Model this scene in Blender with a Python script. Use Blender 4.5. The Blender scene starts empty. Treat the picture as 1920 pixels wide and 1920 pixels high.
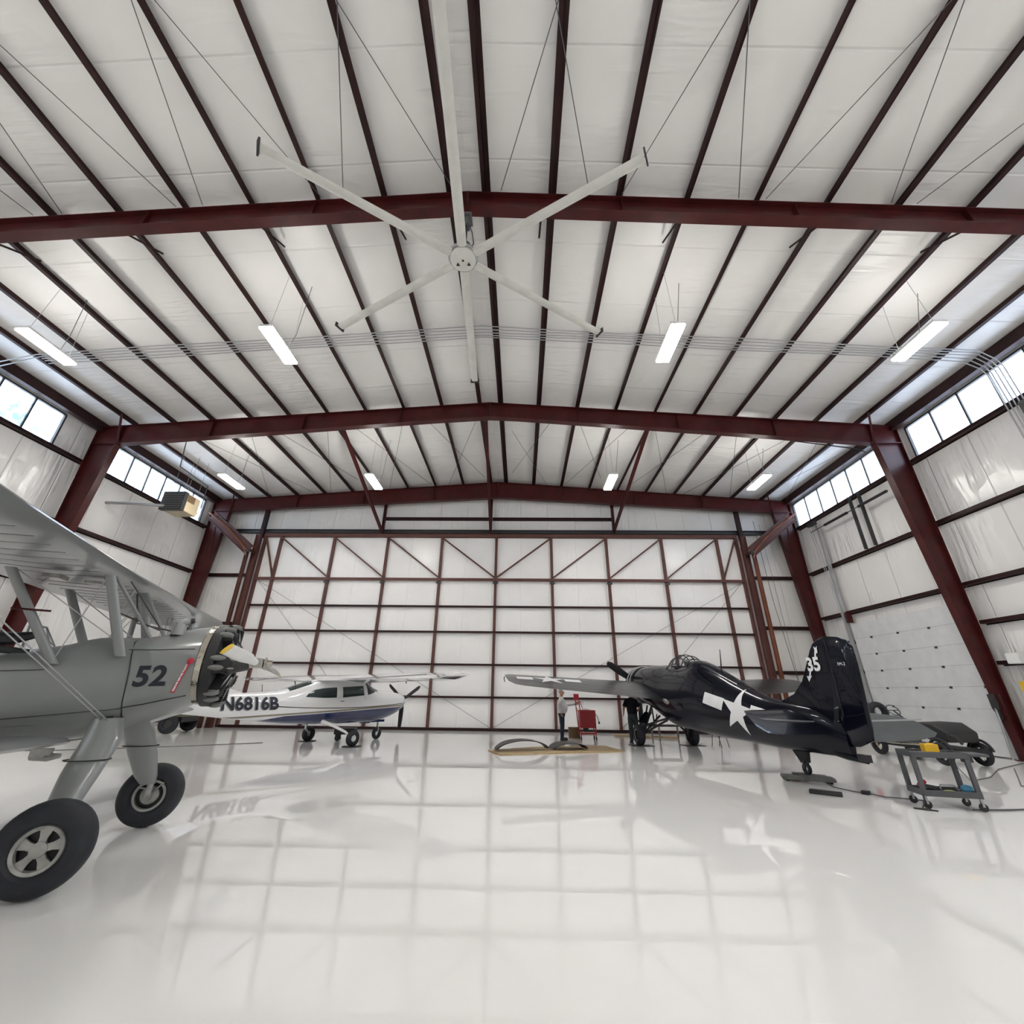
import bpy, bmesh, math, random
from mathutils import Vector as V, Matrix
random.seed(7)
PI = math.pi
S = bpy.context.scene
C = S.collection

# ------------------------------------------------------------ camera
cam = bpy.data.objects.new('camera', bpy.data.cameras.new('camera'))
C.objects.link(cam)
cam.matrix_world = (Matrix.Translation((0, 0, 1.65)) @ Matrix.Rotation(0.0232, 4, 'Z')
                    @ Matrix.Rotation(PI / 2 + 0.4075, 4, 'X') @ Matrix.Rotation(0.0121, 4, 'Z'))
cam.data.sensor_width = 36
cam.data.lens = 782.6 / 1920 * 36
cam.data.clip_end = 500
S.camera = cam
# ------------------------------------------------------------ sky, exposure
w = bpy.data.worlds.new('sky'); S.world = w; w.use_nodes = True
nt = w.node_tree; nt.nodes.clear()
wo = nt.nodes.new('ShaderNodeOutputWorld'); bg = nt.nodes.new('ShaderNodeBackground')
tc = nt.nodes.new('ShaderNodeTexCoord'); nz = nt.nodes.new('ShaderNodeTexNoise'); cr = nt.nodes.new('ShaderNodeValToRGB')
nz.inputs['Scale'].default_value = 5.0; nz.inputs['Detail'].default_value = 6
cr.color_ramp.elements[0].position = .38; cr.color_ramp.elements[0].color = (.42, .55, .70, 1)
cr.color_ramp.elements[1].position = .52; cr.color_ramp.elements[1].color = (.92, 1.0, 1.15, 1)
nt.links.new(tc.outputs['Generated'], nz.inputs['Vector']); nt.links.new(nz.outputs['Fac'], cr.inputs['Fac'])
nt.links.new(cr.outputs['Color'], bg.inputs['Color']); bg.inputs['Strength'].default_value = 4.5
nt.links.new(bg.outputs['Background'], wo.inputs['Surface'])
LAMP = 62.0
S.view_settings.view_transform = 'Standard'; S.view_settings.look = 'None'
S.view_settings.gamma = 1; S.view_settings.use_curve_mapping = False
S.view_settings.exposure = 0.63
S.cycles.max_bounces = 11; S.cycles.diffuse_bounces = 8; S.cycles.glossy_bounces = 5
S.cycles.transparent_max_bounces = 10
S.cycles.use_denoising = True; S.cycles.denoising_prefilter = 'ACCURATE'; S.cycles.use_adaptive_sampling = False
S.cycles.sample_clamp_indirect = 6

# ------------------------------------------------------------ materials
def mat(name, col, rough=.5, metal=0, coat=0, coatr=.05, spec=.5, bump=None, var=None, emit=None, alpha=1, trans=0):
    m = bpy.data.materials.new(name); m.use_nodes = True
    t = m.node_tree; p = t.nodes['Principled BSDF']; L = t.links.new
    p.inputs['Base Color'].default_value = (*col, 1)
    p.inputs['Roughness'].default_value = rough; p.inputs['Metallic'].default_value = metal
    p.inputs['Coat Weight'].default_value = coat; p.inputs['Coat Roughness'].default_value = coatr
    p.inputs['Specular IOR Level'].default_value = spec
    if trans: p.inputs['Transmission Weight'].default_value = trans
    if alpha < 1: p.inputs['Alpha'].default_value = alpha
    if emit: p.inputs['Emission Color'].default_value = (*emit[0], 1); p.inputs['Emission Strength'].default_value = emit[1]
    def noise(scale, detail, vec):
        tcn = t.nodes.new('ShaderNodeTexCoord'); mp = t.nodes.new('ShaderNodeMapping'); n = t.nodes.new('ShaderNodeTexNoise')
        mp.inputs['Scale'].default_value = vec; n.inputs['Scale'].default_value = scale; n.inputs['Detail'].default_value = detail
        L(tcn.outputs['Object'], mp.inputs['Vector']); L(mp.outputs['Vector'], n.inputs['Vector']); return n
    if var is None: var = (3.0, .06, (1, 1, 1))
    n = noise(var[0], 4, var[2]); r = t.nodes.new('ShaderNodeValToRGB')
    r.color_ramp.elements[0].position = .3; r.color_ramp.elements[1].position = .7
    r.color_ramp.elements[0].color = (*[c * (1 - var[1]) for c in col], 1); r.color_ramp.elements[1].color = (*[min(1, c * (1 + var[1])) for c in col], 1)
    L(n.outputs['Fac'], r.inputs['Fac']); L(r.outputs['Color'], p.inputs['Base Color'])
    if bump:
        b = t.nodes.new('ShaderNodeBump'); b.inputs['Strength'].default_value = bump[1]; b.inputs['Distance'].default_value = bump[3] if len(bump) > 3 else .05
        n2 = noise(bump[0], 3, bump[2]); L(n2.outputs['Fac'], b.inputs['Height']); L(b.outputs['Normal'], p.inputs['Normal'])
        if coat: L(b.outputs['Normal'], p.inputs['Coat Normal'])
    return m

def insulation(name, wr, seam_axis, seam, amp=.5, rough=.38, dist=.07, col=(.80, .79, .775)):
    """white vinyl facing: stretched wrinkles, soft pillow seams"""
    m = mat(name, col, rough, spec=.45, var=(.6, .03, (1, 1, 1)))
    t = m.node_tree; L = t.links.new; p = t.nodes['Principled BSDF']
    tcn = t.nodes.new('ShaderNodeTexCoord')
    mp = t.nodes.new('ShaderNodeMapping'); mp.inputs['Scale'].default_value = wr
    n = t.nodes.new('ShaderNodeTexNoise'); n.inputs['Scale'].default_value = 1; n.inputs['Detail'].default_value = 1.2; n.inputs['Distortion'].default_value = .8
    L(tcn.outputs['Object'], mp.inputs['Vector']); L(mp.outputs['Vector'], n.inputs['Vector'])
    # patches where the facing is slack
    n2 = t.nodes.new('ShaderNodeTexNoise'); n2.inputs['Scale'].default_value = .55; n2.inputs['Detail'].default_value = 2
    L(tcn.outputs['Object'], n2.inputs['Vector'])
    mr = t.nodes.new('ShaderNodeMapRange'); mr.inputs['From Min'].default_value = .48; mr.inputs['From Max'].default_value = .68; mr.inputs['To Min'].default_value = .06
    L(n2.outputs['Fac'], mr.inputs['Value'])
    mu = t.nodes.new('ShaderNodeMath'); mu.operation = 'MULTIPLY'; L(n.outputs['Fac'], mu.inputs[0]); L(mr.outputs['Result'], mu.inputs[1])
    # seams
    sx = t.nodes.new('ShaderNodeSeparateXYZ'); L(tcn.outputs['Object'], sx.inputs[0])
    dv = t.nodes.new('ShaderNodeMath'); dv.operation = 'DIVIDE'; dv.inputs[1].default_value = seam; L(sx.outputs[seam_axis], dv.inputs[0])
    fr = t.nodes.new('ShaderNodeMath'); fr.operation = 'PINGPONG'; fr.inputs[1].default_value = .5; L(dv.outputs[0], fr.inputs[0])
    ss = t.nodes.new('ShaderNodeMapRange'); ss.inputs['From Max'].default_value = .018; L(fr.outputs[0], ss.inputs['Value'])
    m2 = t.nodes.new('ShaderNodeMath'); m2.operation = 'MULTIPLY_ADD'; m2.inputs[1].default_value = .25; L(ss.outputs['Result'], m2.inputs[0]); L(mu.outputs[0], m2.inputs[2])
    b = t.nodes.new('ShaderNodeBump'); b.inputs['Strength'].default_value = amp; b.inputs['Distance'].default_value = dist
    L(m2.outputs[0], b.inputs['Height']); L(b.outputs['Normal'], p.inputs['Normal'])
    return m

M = {}
M['floor'] = mat('floor_epoxy', (.82, .815, .80), .6, coat=1, coatr=.006, spec=0, var=(.35, .02, (1, 1, 1)))
M['floor'].node_tree.nodes['Principled BSDF'].inputs['Coat IOR'].default_value = 1.6
M['roof'] = insulation('roof_vinyl', (.8, 5, 1), 1, 1.83, .55, .34, .10)
M['wall'] = insulation('wall_vinyl', (4, 4, .5), 1, 1.5, .6, .24, .2)
M['endwall'] = insulation('end_wall_vinyl', (4, 4, .5), 0, 1.5, .55, .26, .18)
M['doorskin'] = insulation('door_vinyl', (4, 4, .9), 0, 1.48, .4, .28, .12, (.89, .88, .87))
M['steel'] = mat('red_iron', (.052, .0075, .007), .38, spec=.3, var=(2.5, .25, (1, 1, 1)))
M['purlin'] = mat('shaded_red_iron', (.022, .0065, .006), .5, spec=.25, var=(2.5, .25, (1, 1, 1)))  # same red primer, darkened to carry the shade on purlins and girts
M['doorsteel'] = mat('lit_red_iron', (.105, .042, .034), .5, spec=.3, var=(2.5, .15, (1, 1, 1)))  # same red primer, lightened to carry the stronger light at the door
M['rust'] = mat('rust_iron', (.19, .06, .03), .5, var=(2.5, .2, (1, 1, 1)))
M['black'] = mat('black_rubber', (.014, .014, .016), .5)
M['tyre'] = mat('tyre_rubber', (.022, .024, .03), .6, spec=.35, var=(9, .15, (1, 1, 1)))
M['dark'] = mat('dark_steel', (.03, .03, .032), .45)
M['wire'] = mat('grey_wire', (.12, .12, .125), .5, metal=.4)
M['galv'] = mat('galvanised', (.42, .43, .44), .35, metal=.5)
M['chrome'] = mat('chrome', (.5, .47, .41), .16, metal=1, bump=(9, .5, (1, 1, 1), .02))
M['alu'] = mat('cast_aluminium', (.36, .36, .34), .4, metal=.6, var=(12, .2, (1, 1, 1)))
M['fan'] = mat('fan_white', (.62, .62, .58), .4)
M['white'] = mat('white_paint', (.78, .78, .77), .3)
M['doorpanel'] = mat('door_panel_white', (.66, .67, .68), .45)
M['ceilglow'] = mat('added_ceiling_glow', (1, 1, 1), .5, emit=((1, .965, .92), LAMP * .25))  # added glow that lifts the ceiling brightness
M['lamp'] = mat('lamp_diffuser', (1, 1, 1), .5, emit=((1, .965, .91), LAMP))
M['grey'] = mat('silver_dope', (.215, .225, .225), .3, coat=.5, coatr=.12, var=(1.2, .05, (1, 1, 1)))
M['navy'] = mat('navy_gloss', (.0025, .0035, .009), .25, spec=.12, coat=.30, coatr=.03, bump=(3.5, .08, (1, 1, 1), .03))
M['navywing'] = mat('weathered_navy', (.012, .015, .018), .3, spec=.3, coat=.28, coatr=.12, bump=(4.0, .5, (1.5, .5, 1), .04), var=(5, .5, (1, 1, 1)))
M['mark'] = mat('white_marking', (.8, .8, .8), .4)
M['ink'] = mat('navy_marking', (.012, .014, .024), .5)
M['inkshade'] = mat('grey_marking', (.2, .2, .22), .5)
M['glass'] = mat('dark_glass', (.02, .035, .035), .06, coat=.3)
M['clear'] = mat('clear_glazing', (.6, .65, .66), .05, alpha=.22)
M['red'] = mat('red_paint', (.35, .012, .02), .35)
M['redtag'] = mat('red_ribbon', (.42, .015, .04), .6)
M['yellow'] = mat('yellow_plastic', (.75, .45, .02), .45)
M['lime'] = mat('lime_plastic', (.42, .5, .06), .4)
M['cart'] = mat('cart_plastic', (.075, .077, .085), .55)
M['wood'] = mat('plywood', (.42, .31, .17), .6, var=(6, .15, (1, 5, 1)))
M['card'] = mat('cardboard', (.14, .085, .04), .8)
M['tan'] = mat('heater_tan', (.50, .42, .28), .45)
M['olive'] = mat('olive_paint', (.10, .11, .06), .5)
M['tarp'] = mat('grey_cover', (.06, .065, .068), .6, bump=(3, .5, (1, 1, 1), .04))
M['skin'] = mat('skin', (.42, .22, .16), .55)
M['hair'] = mat('grey_hair', (.25, .22, .20), .8)
M['shirt'] = mat('white_shirt', (.70, .70, .70), .8, bump=(9, .4, (1, 1, 1), .03))
M['jeans'] = mat('dark_trousers', (.012, .018, .03), .85)
M['denim'] = mat('grey_trousers', (.05, .065, .07), .85)
M['tee'] = mat('navy_tshirt', (.008, .009, .018), .85)
M['blueplastic'] = mat('blue_bag', (.05, .22, .38), .3)
M['clearplastic'] = mat('grey_plastic', (.4, .42, .43), .3)
M['dirty'] = mat('weathered_grey', (.11, .115, .105), .6, var=(6, .3, (1, 1, 1)))
M['propyellow'] = mat('yellow_tip', (.75, .5, .04), .4)

def pane_material(name, mottle):
    m = bpy.data.materials.new(name); m.use_nodes = True; t = m.node_tree; t.nodes.clear(); L = t.links.new
    o = t.nodes.new('ShaderNodeOutputMaterial'); mx = t.nodes.new('ShaderNodeMixShader'); a = t.nodes.new('ShaderNodeBsdfTransparent'); g = t.nodes.new('ShaderNodeBsdfGlossy')
    g.inputs['Roughness'].default_value = .12; mx.inputs[0].default_value = .06
    tcn = t.nodes.new('ShaderNodeTexCoord'); n = t.nodes.new('ShaderNodeTexNoise'); n.inputs['Scale'].default_value = 3.2; n.inputs['Detail'].default_value = 7
    r = t.nodes.new('ShaderNodeValToRGB'); r.color_ramp.elements[0].position = .34; r.color_ramp.elements[1].position = .50
    r.color_ramp.elements[0].color = (.5 if mottle else .8, .62 if mottle else .86, .66 if mottle else .9, 1); r.color_ramp.elements[1].color = (.95, .97, 1, 1)  # mottled blue-grey tint in the transmission, stronger when set
    L(tcn.outputs['Object'], n.inputs['Vector']); L(n.outputs['Fac'], r.inputs['Fac']); L(r.outputs['Color'], a.inputs['Color'])
    L(a.outputs[0], mx.inputs[1]); L(g.outputs[0], mx.inputs[2]); L(mx.outputs[0], o.inputs['Surface']); return m
M['pane_mottled'] = pane_material('fibreglass_pane_mottled', True)
M['pane'] = pane_material('fibreglass_pane', False)

# ------------------------------------------------------------ mesh helpers
def frame_of(d, up=None):
    d = V(d).normalized(); up = V(up) if up else V((0, 0, 1))
    if abs(d.dot(up.normalized())) > .985: up = V((0, 1, 0)) if abs(d.y) < .9 else V((1, 0, 0))
    s = d.cross(up).normalized(); return d, s, s.cross(d).normalized()

class MB:
    def __init__(s): s.v = []; s.f = []
    def add(s, vs, fs):
        b = len(s.v); s.v += [tuple(x) for x in vs]; s.f += [tuple(i + b for i in f) for f in fs]; return s
    def box(s, c, d, m=None):
        x, y, z = [k / 2 for k in d]; c = V(c)
        vs = [V(p) for p in ((-x, -y, -z), (x, -y, -z), (x, y, -z), (-x, y, -z), (-x, -y, z), (x, -y, z), (x, y, z), (-x, y, z))]
        if m is not None: vs = [m @ p for p in vs]
        return s.add([p + c for p in vs], [(0, 3, 2, 1), (4, 5, 6, 7), (0, 1, 5, 4), (1, 2, 6, 5), (2, 3, 7, 6), (3, 0, 4, 7)])
    def span(s, a, b):
        return s.box([(a[i] + b[i]) / 2 for i in range(3)], [abs(a[i] - b[i]) for i in range(3)])
    def beam(s, a, b, w, h, up=None, w2=None, h2=None):
        a, b = V(a), V(b); d, sd, u = frame_of(b - a, up); w2 = w if w2 is None else w2; h2 = h if h2 is None else h2
        vs = [a - sd * w / 2 - u * h / 2, a + sd * w / 2 - u * h / 2, a + sd * w / 2 + u * h / 2, a - sd * w / 2 + u * h / 2,
              b - sd * w2 / 2 - u * h2 / 2, b + sd * w2 / 2 - u * h2 / 2, b + sd * w2 / 2 + u * h2 / 2, b - sd * w2 / 2 + u * h2 / 2]
        return s.add(vs, [(3, 2, 1, 0), (4, 5, 6, 7), (0, 1, 5, 4), (1, 2, 6, 5), (2, 3, 7, 6), (3, 0, 4, 7)])
    def ibeam(s, a, b, w, h, t=.02, up=None):
        a, b = V(a), V(b); d, sd, u = frame_of(b - a, up)
        s.beam(a, b, t, h, up); o = u * (h / 2 - t / 2)
        s.beam(a + o, b + o, w, t, up); return s.beam(a - o, b - o, w, t, up)
    def loft(s, rings, cap=True, closed=True):
        n = len(rings[0]); vs = [p for r in rings for p in r]; fs = []
        for i in range(len(rings) - 1):
            for j in range(n if closed else n - 1):
                k = (j + 1) % n; fs.append((i * n + j, i * n + k, (i + 1) * n + k, (i + 1) * n + j))
        if cap: fs.append(tuple(range(n))[::-1]); fs.append(tuple((len(rings) - 1) * n + j for j in range(n)))
        return s.add(vs, fs)
    def tube(s, a, b, r, r2=None, n=10, cap=True):
        return s.path([a, b], [r, r if r2 is None else r2], n, cap)
    def path(s, pts, r, n=8, cap=True):
        pts = [V(p) for p in pts]; rs = r if isinstance(r, (list, tuple)) else [r] * len(pts); rings = []; prev = None
        for i, p in enumerate(pts):
            d = (pts[min(i + 1, len(pts) - 1)] - pts[max(i - 1, 0)]).normalized()
            if prev is None: _, sd, u = frame_of(d)
            else:
                u = (prev - d * prev.dot(d)).normalized(); sd = d.cross(u)
            prev = u
            rings.append([p + (sd * math.cos(2 * PI * k / n) + u * math.sin(2 * PI * k / n)) * rs[i] for k in range(n)])
        return s.loft(rings, cap)
    def lathe(s, prof, c=(0, 0, 0), ax=(0, 1, 0), n=24, cap=False):
        """prof: (radius, distance along axis)"""
        d, sd, u = frame_of(ax); c = V(c)
        return s.loft([[c + d * x + (sd * math.cos(2 * PI * k / n) + u * math.sin(2 * PI * k / n)) * max(r, 1e-4) for k in range(n)] for r, x in prof], cap)
    def ell(s, c, r, n=14, k=9, m=None):
        rings = []
        for i in range(k + 1):
            a = -PI / 2 + PI * i / k; ca = max(math.cos(a), .002)
            ring = [V((math.cos(2 * PI * j / n) * ca * r[0], math.sin(2 * PI * j / n) * ca * r[1], math.sin(a) * r[2])) for j in range(n)]
            rings.append([(m @ p if m is not None else p) + V(c) for p in ring])
        return s.loft(rings, False)
    def prism(s, poly, fn, t0, t1):
        """2D outline poly, fn(u, v, t) -> point"""
        n = len(poly); vs = [fn(u, v, t0) for u, v in poly] + [fn(u, v, t1) for u, v in poly]
        return s.add(vs, [tuple(range(n))[::-1], tuple(range(n, 2 * n))] + [(i, (i + 1) % n, n + (i + 1) % n, n + i) for i in range(n)])
    def build(s, name, m, parent=None, smooth=True, ang=38, bevel=0):
        me = bpy.data.meshes.new(name); me.from_pydata([tuple(p) for p in s.v], [], s.f)
        bm = bmesh.new(); bm.from_mesh(me)
        bmesh.ops.remove_doubles(bm, verts=bm.verts, dist=2e-5)
        bmesh.ops.recalc_face_normals(bm, faces=bm.faces)
        if smooth:
            for f in bm.faces: f.smooth = True
            for e in bm.edges:
                if len(e.link_faces) != 2 or e.calc_face_angle(0) > math.radians(ang): e.smooth = False
        bm.to_mesh(me); bm.free(); me.materials.append(M[m] if isinstance(m, str) else m)
        o = bpy.data.objects.new(name, me); C.objects.link(o)
        if parent: o.parent = parent
        if bevel:
            b = o.modifiers.new('edge', 'BEVEL'); b.width = bevel; b.segments = 2; b.limit_method = 'ANGLE'
        return o

def tag(o, label, cat, group=None):
    o['label'] = label; o['category'] = cat
    if group: o['group'] = group
    return o
def thing(name, label, cat, loc=(0, 0, 0), rz=0, group=None):
    o = bpy.data.objects.new(name, None); C.objects.link(o); o.location = loc; o.rotation_euler = (0, 0, rz); o.empty_display_size = .2
    return tag(o, label, cat, group)
def struct(o): o['kind'] = 'structure'; return o
def estruct(name):
    o = bpy.data.objects.new(name, None); C.objects.link(o); o['kind'] = 'structure'; return o
def dup(o, loc=None, rz=None, label=None, parent=None):
    c = o.copy(); C.objects.link(c)
    if loc is not None: c.location = loc
    if rz is not None: c.rotation_euler = (0, 0, rz)
    if parent is not None: c.parent = parent
    if label: c['label'] = label
    for ch in list(o.children): dup(ch, parent=c)
    return c
def text_mesh(name, s, size, fn, m, parent, off=0.0, spacing=1.0):
    cu = bpy.data.curves.new(name, 'FONT'); cu.body = s; cu.size = size; cu.align_x = 'CENTER'; cu.align_y = 'CENTER'; cu.offset = off; cu.space_character = spacing
    cu.resolution_u = 4
    t = bpy.data.objects.new(name, cu); C.objects.link(t)
    me = bpy.data.meshes.new_from_object(t.evaluated_get(bpy.context.evaluated_depsgraph_get()))
    bpy.data.objects.remove(t)
    bm = bmesh.new(); bm.from_mesh(me); bmesh.ops.triangulate(bm, faces=bm.faces)
    for _ in range(5):
        es = [e for e in bm.edges if e.calc_length() > size * .12]
        if not es: break
        bmesh.ops.subdivide_edges(bm, edges=es, cuts=1); bmesh.ops.triangulate(bm, faces=[f for f in bm.faces if len(f.verts) > 3])
    for v in bm.verts: v.co = fn(v.co.x, v.co.y)
    bm.to_mesh(me); bm.free(); me.materials.clear(); me.materials.append(M[m])
    o = bpy.data.objects.new(name, me); C.objects.link(o); o.parent = parent; return o
def decal(name, tris, fn, m, parent, n=6):
    """2D triangles subdivided and laid on a surface by fn(u, v)"""
    b = MB()
    for A, B, D in tris:
        A, B, D = V(A), V(B), V(D); idx = {}; vs = []
        for i in range(n + 1):
            for j in range(n + 1 - i):
                p = A + (B - A) * i / n + (D - A) * j / n; idx[i, j] = len(vs); vs.append(fn(p.x, p.y))
        fs = []
        for i in range(n):
            for j in range(n - i):
                fs.append((idx[i, j], idx[i + 1, j], idx[i, j + 1]))
                if i + j < n - 1: fs.append((idx[i + 1, j], idx[i + 1, j + 1], idx[i, j + 1]))
        b.add(vs, fs)
    return b.build(name, m, parent)
def poly_tris(p):
    c = (sum(a[0] for a in p) / len(p), sum(a[1] for a in p) / len(p)); return [(c, p[i], p[(i + 1) % len(p)]) for i in range(len(p))]
def star(cx, cy, r, rot, ri=.382):
    p = [(cx + math.cos(math.radians(rot + 36 * k)) * (r if k % 2 == 0 else r * ri), cy + math.sin(math.radians(rot + 36 * k)) * (r if k % 2 == 0 else r * ri)) for k in range(10)]
    return poly_tris(p)

# superellipse fuselage: stations (l, half width, z bottom, z top, exponent)
def station(st, l):
    if l >= st[0][0]: return st[0]
    if l <= st[-1][0]: return st[-1]
    for a, b in zip(st, st[1:]):
        if a[0] >= l >= b[0]:
            t = (a[0] - l) / (a[0] - b[0]); t2 = t
            return tuple(a[i] + (b[i] - a[i]) * t2 for i in range(5))
def surf(st, l, z):
    _, hw, zb, zt, n = station(st, l); zc = (zb + zt) / 2; hh = (zt - zb) / 2; q = min(1, abs((z - zc) / hh))
    return hw * (1 - q ** n) ** (1 / n)
def refine(st, k):
    """smooth the stations with a Catmull-Rom pass"""
    out = []
    for i in range(len(st) - 1):
        p0, p1, p2, p3 = st[max(i - 1, 0)], st[i], st[i + 1], st[min(i + 2, len(st) - 1)]
        for j in range(k):
            t = j / k; r = []
            for c in range(5):
                if c == 0: r.append(p1[0] + (p2[0] - p1[0]) * t); continue
                h = p2[0] - p1[0]
                m1 = (p2[c] - p0[c]) / (p2[0] - p0[0]) * h if p2[0] != p0[0] else 0
                m2 = (p3[c] - p1[c]) / (p3[0] - p1[0]) * h if p3[0] != p1[0] else 0
                r.append((2 * t**3 - 3 * t**2 + 1) * p1[c] + (t**3 - 2 * t**2 + t) * m1 + (-2 * t**3 + 3 * t**2) * p2[c] + (t**3 - t**2) * m2)
            out.append(tuple(r))
    out.append(st[-1]); return out
def fuselage(b, st, n=36, cap=True):
    rings = []
    for l, hw, zb, zt, e in st:
        zc = (zb + zt) / 2; hh = (zt - zb) / 2; ring = []
        for k in range(n):
            a = 2 * PI * k / n; c, s_ = math.cos(a), math.sin(a)
            ring.append(V((l, hw * math.copysign(abs(c) ** (2 / e), c), zc + hh * math.copysign(abs(s_) ** (2 / e), s_))))
        rings.append(ring)
    return b.loft(rings, cap)
def airfoil(le, te, th, y, zl, zt, n=8, cam=.25):
    """closed airfoil ring at span y from leading edge x=le,z=zl to trailing edge x=te,z=zt"""
    up, lo = [], []
    for i in range(n + 1):
        t = (1 - math.cos(PI * i / n)) / 2; yt = 5 * th * (.2969 * math.sqrt(t) - .126 * t - .3516 * t * t + .2843 * t**3 - .1036 * t**4)
        x = le + (te - le) * t; z = zl + (zt - zl) * t
        up.append(V((x, y, z + yt * (1 + cam)))); lo.append(V((x, y, z - yt * (1 - cam))))
    return up + lo[-2:0:-1]
def wheel(b, c, r, w, ax, rim=.5, n=32):
    """tyre only"""
    p = []
    for i in range(13):
        a = -PI * .5 + PI * i / 12
        p.append((r - (r * (1 - rim)) * .5 * (1 - math.cos(a) ** .8 if math.cos(a) > 0 else 1), w / 2 * math.sin(a)))
    p = [(r * rim, -w * .38), (r * rim * 1.15, -w * .5)] + [(r * (rim * 1.15 + (1 - rim * 1.15) * math.cos(a) ** .55), w / 2 * math.sin(a) * 1.0) for a in [(-PI / 2 + PI * i / 12) for i in range(1, 12)]] + [(r * rim * 1.15, w * .5), (r * rim, w * .38), (r * rim, -w * .38)]
    return b.lathe(p, c, ax, n)
# ============================================================ building shell
XR, ZR, K = -1.28, 12.54, .0739          # ridge line, underside of the purlins, roof slope
HW, YB, YF = 16.08, -12.0, 21.65         # half width to the wall sheet, rear wall, door wall
def zroof(x): return ZR - K * abs(x - XR)
XL, XRT = XR - HW, XR + HW
struct(MB().span((XL - .3, YB - .3, -.3), (XRT + .3, YF + .3, 0)).build('floor', 'floor', smooth=False))
rb = MB()
for sg in (-1, 1):
    x0, x1 = XR, XR + sg * (HW + .3)
    a = [(x0, YB, zroof(x0) + .2), (x1, YB, zroof(x1) + .2), (x1, YF + .2, zroof(x1) + .2), (x0, YF + .2, zroof(x0) + .2)]
    rb.add(a + [(p[0], p[1], p[2] + .12) for p in a], [(0, 1, 2, 3), (7, 6, 5, 4), (0, 4, 5, 1), (1, 5, 6, 2), (2, 6, 7, 3), (3, 7, 4, 0)])
struct(rb.build('ceiling', 'roof', smooth=False))
ZT = zroof(XL) + .2
WZ0, WZ1 = 9.84, 11.16
WINL = [(-10.5, -2.2), (-1.4, 5.7), (6.6, 12.84), (15.0, 20.55)]
WINR = [(-10.5, -2.2), (-1.4, 5.7), (6.6, 13.76), (15.05, 21.0)]
for nm, x, sg, wins in (('wall_left', XL, -1, WINL), ('wall_right', XRT, 1, WINR)):
    b = MB(); xa, xb = x, x + sg * .12
    b.span((xa, YB, 0), (xb, YF + .15, WZ0)); b.span((xa, YB, WZ1), (xb, YF + .15, ZT + .1))
    ys = [YB] + [q for p in wins for q in p] + [YF + .15]
    for i in range(0, len(ys), 2): b.span((xa, ys[i], WZ0), (xb, ys[i + 1], WZ1))
    struct(b.build(nm, 'wall', smooth=False))
for nm, y0, y1 in (('wall_back', YF, YF + .12), ('wall_front', YB - .12, YB)):
    pr = [(XL - .1, 0), (XRT + .1, 0), (XRT + .1, zroof(XRT) + .25), (XR, ZR + .25), (XL - .1, zroof(XL) + .25)]
    struct(MB().prism(pr, lambda u, v, t: (u, t, v), y0, y1).build(nm, 'endwall', smooth=False))
# window strips, one object for each bay
k = 0
for sg, x, wins, pm in ((-1, XL, WINL, 'pane_mottled'), (1, XRT, WINR, 'pane')):
    for (a, c) in wins:
        k += 1; o = estruct('window_%d' % k)
        MB().span((x + sg * .03, a, WZ0), (x + sg * .045, c, WZ1)).build('pane', pm, o, False)
        n = max(1, round((c - a) / .97))
        for i in range(1, n):
            y = a + (c - a) * i / n
            MB().span((x - sg * .03, y - .025, WZ0), (x + sg * .02, y + .025, WZ1)).build('mullion', 'dark', o, False)
        fr = MB()
        for z in (WZ0, WZ1): fr.span((x - sg * .04, a, z - .03), (x + sg * .05, c, z + .03))
        for y in (a, c): fr.span((x - sg * .04, y - .03, WZ0), (x + sg * .05, y + .03, WZ1))
        fr.build('window_frame', 'dark', o, False)

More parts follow.
